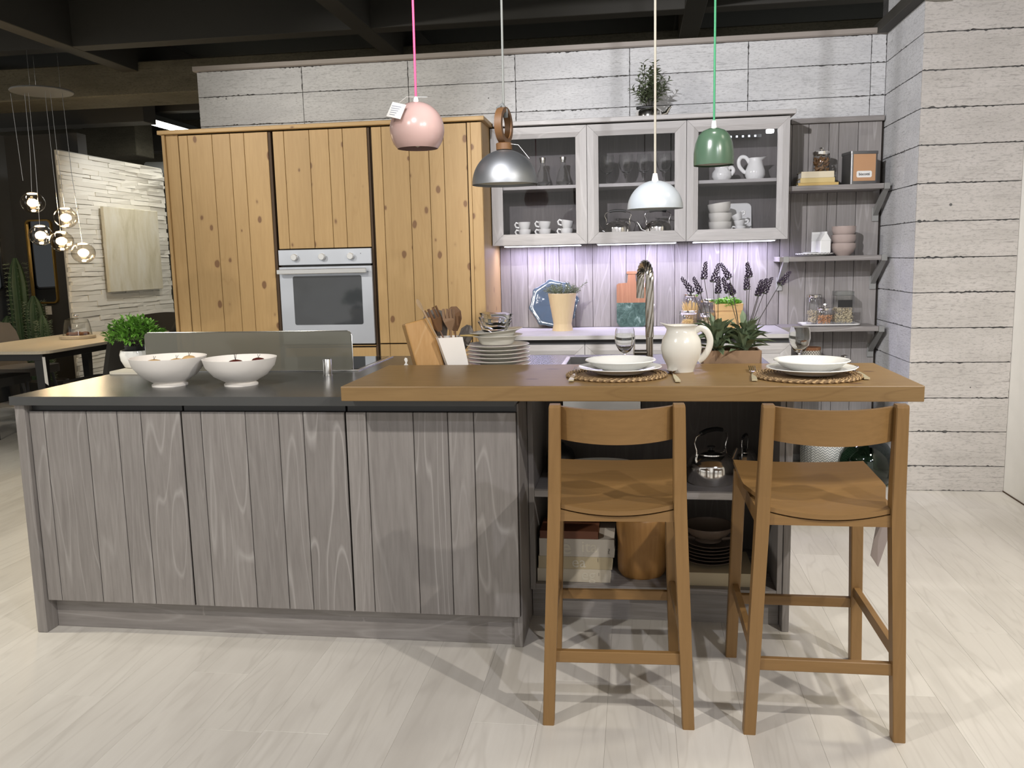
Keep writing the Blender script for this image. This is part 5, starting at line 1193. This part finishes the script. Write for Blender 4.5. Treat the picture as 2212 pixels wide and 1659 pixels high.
# ================================================================ dining corner at the left
M['tabletop'] = wood('bleached_oak', 'y', (.62, .55, .43), (.70, .63, .50), (.57, .50, .38), .3, None, .35); M['felt'] = plain('charcoal_felt', (.030, .028, .024), .9); M['taupefelt'] = plain('taupe_felt', (.14, .125, .11), .9); M['blackmetal'] = plain('black_metal', (.012, .012, .012), .4)
u = thing('dining_table', 'pale oak dining table on black legs in the far left corner', 'table', (-4.88, 6.85, 0))
bm = BM(); prism(bm, rrect(-5.36, -4.40, 5.91, 7.75, .09), .728, .75); O('tabletop', bm, 'tabletop', u)
B('apron', (-5.28, -4.48), (5.99, 7.67), (.67, .7275), 'blackmetal', u, .002)
for x in (-5.24, -4.52):
    for y in (6.03, 7.63): bm = BM(); bar(bm, [((x, y, 0), .022, .022), ((x, y, .67), .036, .036)]); O('leg', bm, 'blackmetal', u)
bm = BM(); prism(bm, [(-.012, 0), (.012, 0), (.02, -.22), (-.008, -.20)], 0, .0008, 'y'); bmesh.ops.translate(bm, verts=bm.verts, vec=(-4.47, 5.985, .70)); O('price_tag', bm, 'paper', u)
def chair(lab, c, rot, m, h=.88):
    u = thing('dining_chair', lab, 'chair', (0, 0, 0), 'upholstered dining chairs')
    bm = BM(); prism(bm, rrect(-.24, .24, -.23, .23, .07), .42, .49); O('seat', bm, m, u, True)
    bm = BM(); N_ = 12; ro = []
    for j in range(7):
        v = j/6; row = []
        for i in range(N_+1):
            t = -1+2*i/N_; w_ = .25*(1-.10*v*v); 
            if j == 6: w_ *= .82
            y = -.22-.10*v+.09*t*t; row.append((t*w_, y, .46+(h-.46)*v-.015*t*t*(v > .8)))
        ro.append(row)
    F_ = [[bm.verts.new(p) for p in r] for r in ro]; Bk = [[bm.verts.new((p[0]*1.03, p[1]-.04, p[2])) for p in r] for r in ro]
    for a, b, fl_ in ((F_, None, 0), (Bk, None, 1)):
        for j in range(6):
            for i in range(N_): bm.faces.new((a[j][i], a[j][i+1], a[j+1][i+1], a[j+1][i]))
    for j in range(6):
        for i in (0, N_): bm.faces.new((F_[j][i], F_[j+1][i], Bk[j+1][i], Bk[j][i]))
    for i in range(N_):
        for j in (0, 6): bm.faces.new((F_[j][i], F_[j][i+1], Bk[j][i+1], Bk[j][i]))
    O('backrest', bm, m, u, True, ang=60)
    for sx_ in (-1, 1):
        for sy in (-1, 1): bm = BM(); tube(bm, [(sx_*.17, sy*.16, .43), (sx_*.23, sy*.22, 0)], [.014, .009], 8); O('leg', bm, 'blackmetal', u, True)
    u.location = c; u.rotation_euler = (0, 0, rot); return u
chair('taupe upholstered chair at the far side of the dining table', (-5.56, 7.15, 0), R(-90), 'taupefelt', .89)
chair('charcoal upholstered chair seen from behind next to the green plant', (-4.22, 6.35, 0), R(90), 'felt', .93)
chair('charcoal upholstered chair at the end of the table by the stone wall', (-4.75, 7.95, 0), R(180), 'felt', .90)
chair('dark chair pushed under the near end of the dining table', (-5.33, 6.45, 0), R(-90), 'felt', .80)
chair('dark chair half hidden behind the pine cabinet end', (-4.22, 7.25, 0), R(90), 'felt', .90)
tag(B('side_table', (-4.38, -4.0), (8.75, 9.2), (0, .80), 'tabletop', None, .004), 'pale wooden side table beside the pine cabinet edge', 'table')
u = thing('cake_dome', 'glass dome over brown cookies on a round wooden board', 'cake dome', (-4.875, 7.0, .7505)); c = (-4.875, 7.0, .7505)
L('board', [(0, 0), (.140, 0), (.145, .006), (.145, .026), (.14, .03), (0, .03)], c, 'tabletop', u, 40)
L('dome', [(.118, .031), (.114, .06), (.104, .13), (.092, .168), (.05, .180), (0, .183)], c, 'glass', u, 40)
L('knob', [(0, .183), (.008, .184), (.008, .190), (.018, .200), (.018, .210), (0, .216)], c, 'chrome', u, 16)
M['cookie'] = plain('cookie', (.16, .065, .025), .8, 0, .3)
for i, (dx, dy) in enumerate(((-.06, -.02), (.0, -.05), (.06, -.02), (-.03, .05), (.04, .05))):
    o = L('cookie', [(0, 0), (.03, 0), (.034, .008), (.028, .02), (.012, .026), (0, .027)], (c[0]+dx, c[1]+dy, c[2]+.031), 'cookie', None, 14)
    tag(o, 'round brown cookie under the glass dome on the dining table', 'cookie', 'cookies under the dome')
# canvas on the stone wall
g = G('canvas_paint'); v_ = g.coord((1, 1.6, .5), False); n1 = g.noise(v_, 4, 6, .65, .4); c1 = g.ramp(n1, [(.3, (.48, .44, .31)), (.5, (.62, .58, .46)), (.7, (.68, .66, .58))])
M['canvas'] = g.fin(c1, .85)
u = thing('canvas_painting', 'pale abstract canvas hanging on the white stone wall', 'painting', (-5.56, 9.0, 1.1))
B('canvas', (-5.568, -5.53), (8.555, 9.60), (1.105, 2.0), 'canvas', u, .003)
# mirrors
g = G('mirror_glass'); M['mirror'] = g.fin((.22, .23, .24), .03, 1)
M['gold'] = plain('gold_frame', (.38, .24, .06), .35, .7)
def mirror(lab, T_, w_, h_, fm):
    u = thing('wall_mirror', lab, 'mirror', T_.translation)
    o_ = rrect(-w_/2, w_/2, 0, h_, .05, 6); i_ = rrect(-w_/2+.016, w_/2-.016, .016, h_-.016, .04, 6)
    bm = BM(); ra = [[bm.verts.new((a, y_, b)) for a, b in p] for p, y_ in ((o_, 0), (o_, -.03), (i_, -.03), (i_, -.005))]
    for a, b in zip(ra, ra[1:]):
        for i in range(len(a)): bm.faces.new((a[i], a[(i+1) % len(a)], b[(i+1) % len(a)], b[i]))
    bm.faces.new(ra[0]); xf(bm, bm.verts, T_); O('frame', bm, fm, u)
    bm = BM(); prism(bm, i_, -.012, -.006, 'y'); xf(bm, bm.verts, T_); O('glass', bm, 'mirror', u)
mirror('tall gold framed mirror on the charcoal wall behind the cacti', Matrix.Translation((-6.24, 8.498, 1.0)), .30, .88, 'gold')
mirror('dark framed mirror on the slate side wall at the left edge', Matrix.Translation((-6.545, 7.9, 1.15)) @ Matrix.Rotation(R(90), 4, 'Z'), .7, .95, 'blackmetal')
B2 = tag(B('wall_price_tag', (-6.265, -6.195), (8.494, 8.499), (.88, .97), 'paper', None, 0), 'white price card on the charcoal wall under the mirror', 'price tag')
# cacti
M['cactus'] = plain('cactus_skin', (.030, .060, .022), .6, 0, .3); M['rib'] = plain('cactus_rib', (.10, .15, .055), .7, 0, .3); M['spine'] = plain('cactus_spine', (.16, .19, .12), .7)
def cactus(lab, c, hs, r=.075):
    u = thing('cactus', lab, 'cactus', c, 'tall cacti by the charcoal wall'); L('pot', [(0, 0), (.15, 0), (.18, .28), (.17, .28), (.16, .26), (0, .26)], c, 'felt', u, 24)
    for dx, dy, h0 in hs:
        bm = BM(); N_ = 40; rg = []; steps = 14
        for j in range(steps+1):
            z_ = .25+(h0-.25)*j/steps; rr_ = r*(1 if j < steps-2 else (.85 if j == steps-2 else (.62 if j == steps-1 else .2)))
            rg.append([bm.verts.new((c[0]+dx+rr_*(1+.16*math.cos(8*2*math.pi*i/N_))*math.cos(2*math.pi*i/N_), c[1]+dy+rr_*(1+.16*math.cos(8*2*math.pi*i/N_))*math.sin(2*math.pi*i/N_), c[2]+z_)) for i in range(N_)])
        for a, b in zip(rg, rg[1:]):
            for i in range(N_): bm.faces.new((a[i], a[(i+1) % N_], b[(i+1) % N_], b[i]))
        bm.faces.new(rg[-1]); st_ = O('column', bm, 'cactus', u, True)
        bm = BM()
        for k in range(8):
            a = k*math.pi/4
            for j in range(26):
                z_ = .3+(h0-.36)*j/25; q = r*1.15; p = Vector((c[0]+dx+q*math.cos(a), c[1]+dy+q*math.sin(a), c[2]+z_))
                for m_ in range(3): d = Vector((math.cos(a+random.uniform(-.8, .8)), math.sin(a+random.uniform(-.8, .8)), random.uniform(-.6, .8))).normalized(); tube(bm, [p, p+d*.03], [.0022, .0008], 3)
        O('spines', bm, 'spine', st_)['kind'] = 'stuff'
random.seed(8)
cactus('tall ribbed cactus left of the gold mirror', (-6.18, 8.0, 0), ((0, 0, 1.48), (-.17, .03, .9), (.20, -.05, 1.10)))
cactus('short cactus between the taupe chair and the mirror', (-5.72, 7.70, 0), ((0, 0, .92),), .05)
# globe pendants over the dining table
u0 = thing('globe_chandelier', 'round grey ceiling canopy with clear glass globe lamps over the dining table', 'chandelier', (-4.85, 6.78, 2.8))
L('canopy', [(0, 2.80), (.235, 2.80), (.24, 2.806), (.235, 2.815), (0, 2.83)], (-4.84, 6.78, 0), plain('canopy_grey', (.16, .16, .155), .6), u0, 48)
for dx, dy in ((-.12, .1), (.1, .1), (0, -.14)): bm = BM(); tube(bm, [(-4.84+dx, 6.78+dy, 2.825), (-4.84+dx, 6.78+dy, 3.459)], .0015, 5); O('suspension_wire', bm, 'steel', u0)
M['warm'] = emit('warm_led', (1, .78, .5), 3.5)
for x, z_ in ((-5.034, 1.918), (-4.745, 1.787), (-4.991, 1.647), (-4.804, 1.593), (-4.614, 1.491)):
    y_ = 6.8; r = .095; cc = (x, y_, z_)
    gl = L('globe', [(r*math.sin(R(a)), -r*.93*math.cos(R(a))) for a in range(0, 181, 9)][1:-1], cc, 'globe', u0, 32)
    L('lamp_plate', [(0, .070), (.036, .070), (.040, .074), (.036, .080), (0, .083)], cc, 'warm', gl, 24); L('lamp_foot', [(0, -.076), (.014, -.075), (.018, -.066), (.012, -.058), (0, -.056)], cc, 'warm', gl, 20)
    bm = BM(); tube(bm, [(x, y_, z_+.085), (x*.5+.5*(-4.84+(x+4.84)*.7), y_-.01, (z_+2.8)/2), (-4.84+(x+4.84)*.8, y_-.02, 2.80)], .0022, 6); O('cable', bm, 'steel', u0, True)
    pl_ = bpy.data.lights.new('globe_light', 'POINT'); pl_.energy = 3.2; pl_.color = (1, .78, .5); pl_.shadow_soft_size = .05; po = bpy.data.objects.new('globe_light', pl_); C.objects.link(po); po.location = cc
bm = BM(); tube(bm, [(-5.10, 6.75, 2.80), (-5.09, 6.78, 2.1)], .0022, 6); O('cable', bm, 'steel', u0, True)
# ceiling light fixtures
M['tube'] = emit('ceiling_tube', (1, .97, .88), 9)
for i, (x, y, ln, a) in enumerate(((-5.45, 9.75, 1.15, 90), (-5.1, 11.0, 1.0, 0), (-5.75, 6.05, 1.0, 90))):
    lab = ['bright rectangular ceiling light left of the concrete partition end', 'dim ceiling light panel just beside the partition edge', 'ceiling light cut off by the left picture edge'][i]
    u = thing('ceiling_light', lab, 'ceiling light', (x, y, 2.98)); d = (.10, ln/2) if a == 90 else (ln/2, .07)
    B('housing', (x-d[0]-.015, x+d[0]+.015), (y-d[1]-.015, y+d[1]+.015), (2.995, 3.05), 'ceil', u, .002); B('diffuser', (x-d[0], x+d[0]), (y-d[1], y+d[1]), (2.985, 2.994), 'tube', u, 0)
    for k in (-.7, .7): bm = BM(); tube(bm, [(x+(0 if a == 90 else k*d[0]), y+(k*d[1] if a == 90 else 0), 3.05), (x+(0 if a == 90 else k*d[0]), y+(k*d[1] if a == 90 else 0), 3.459)], .003, 5); O('hanger', bm, 'steel', u)
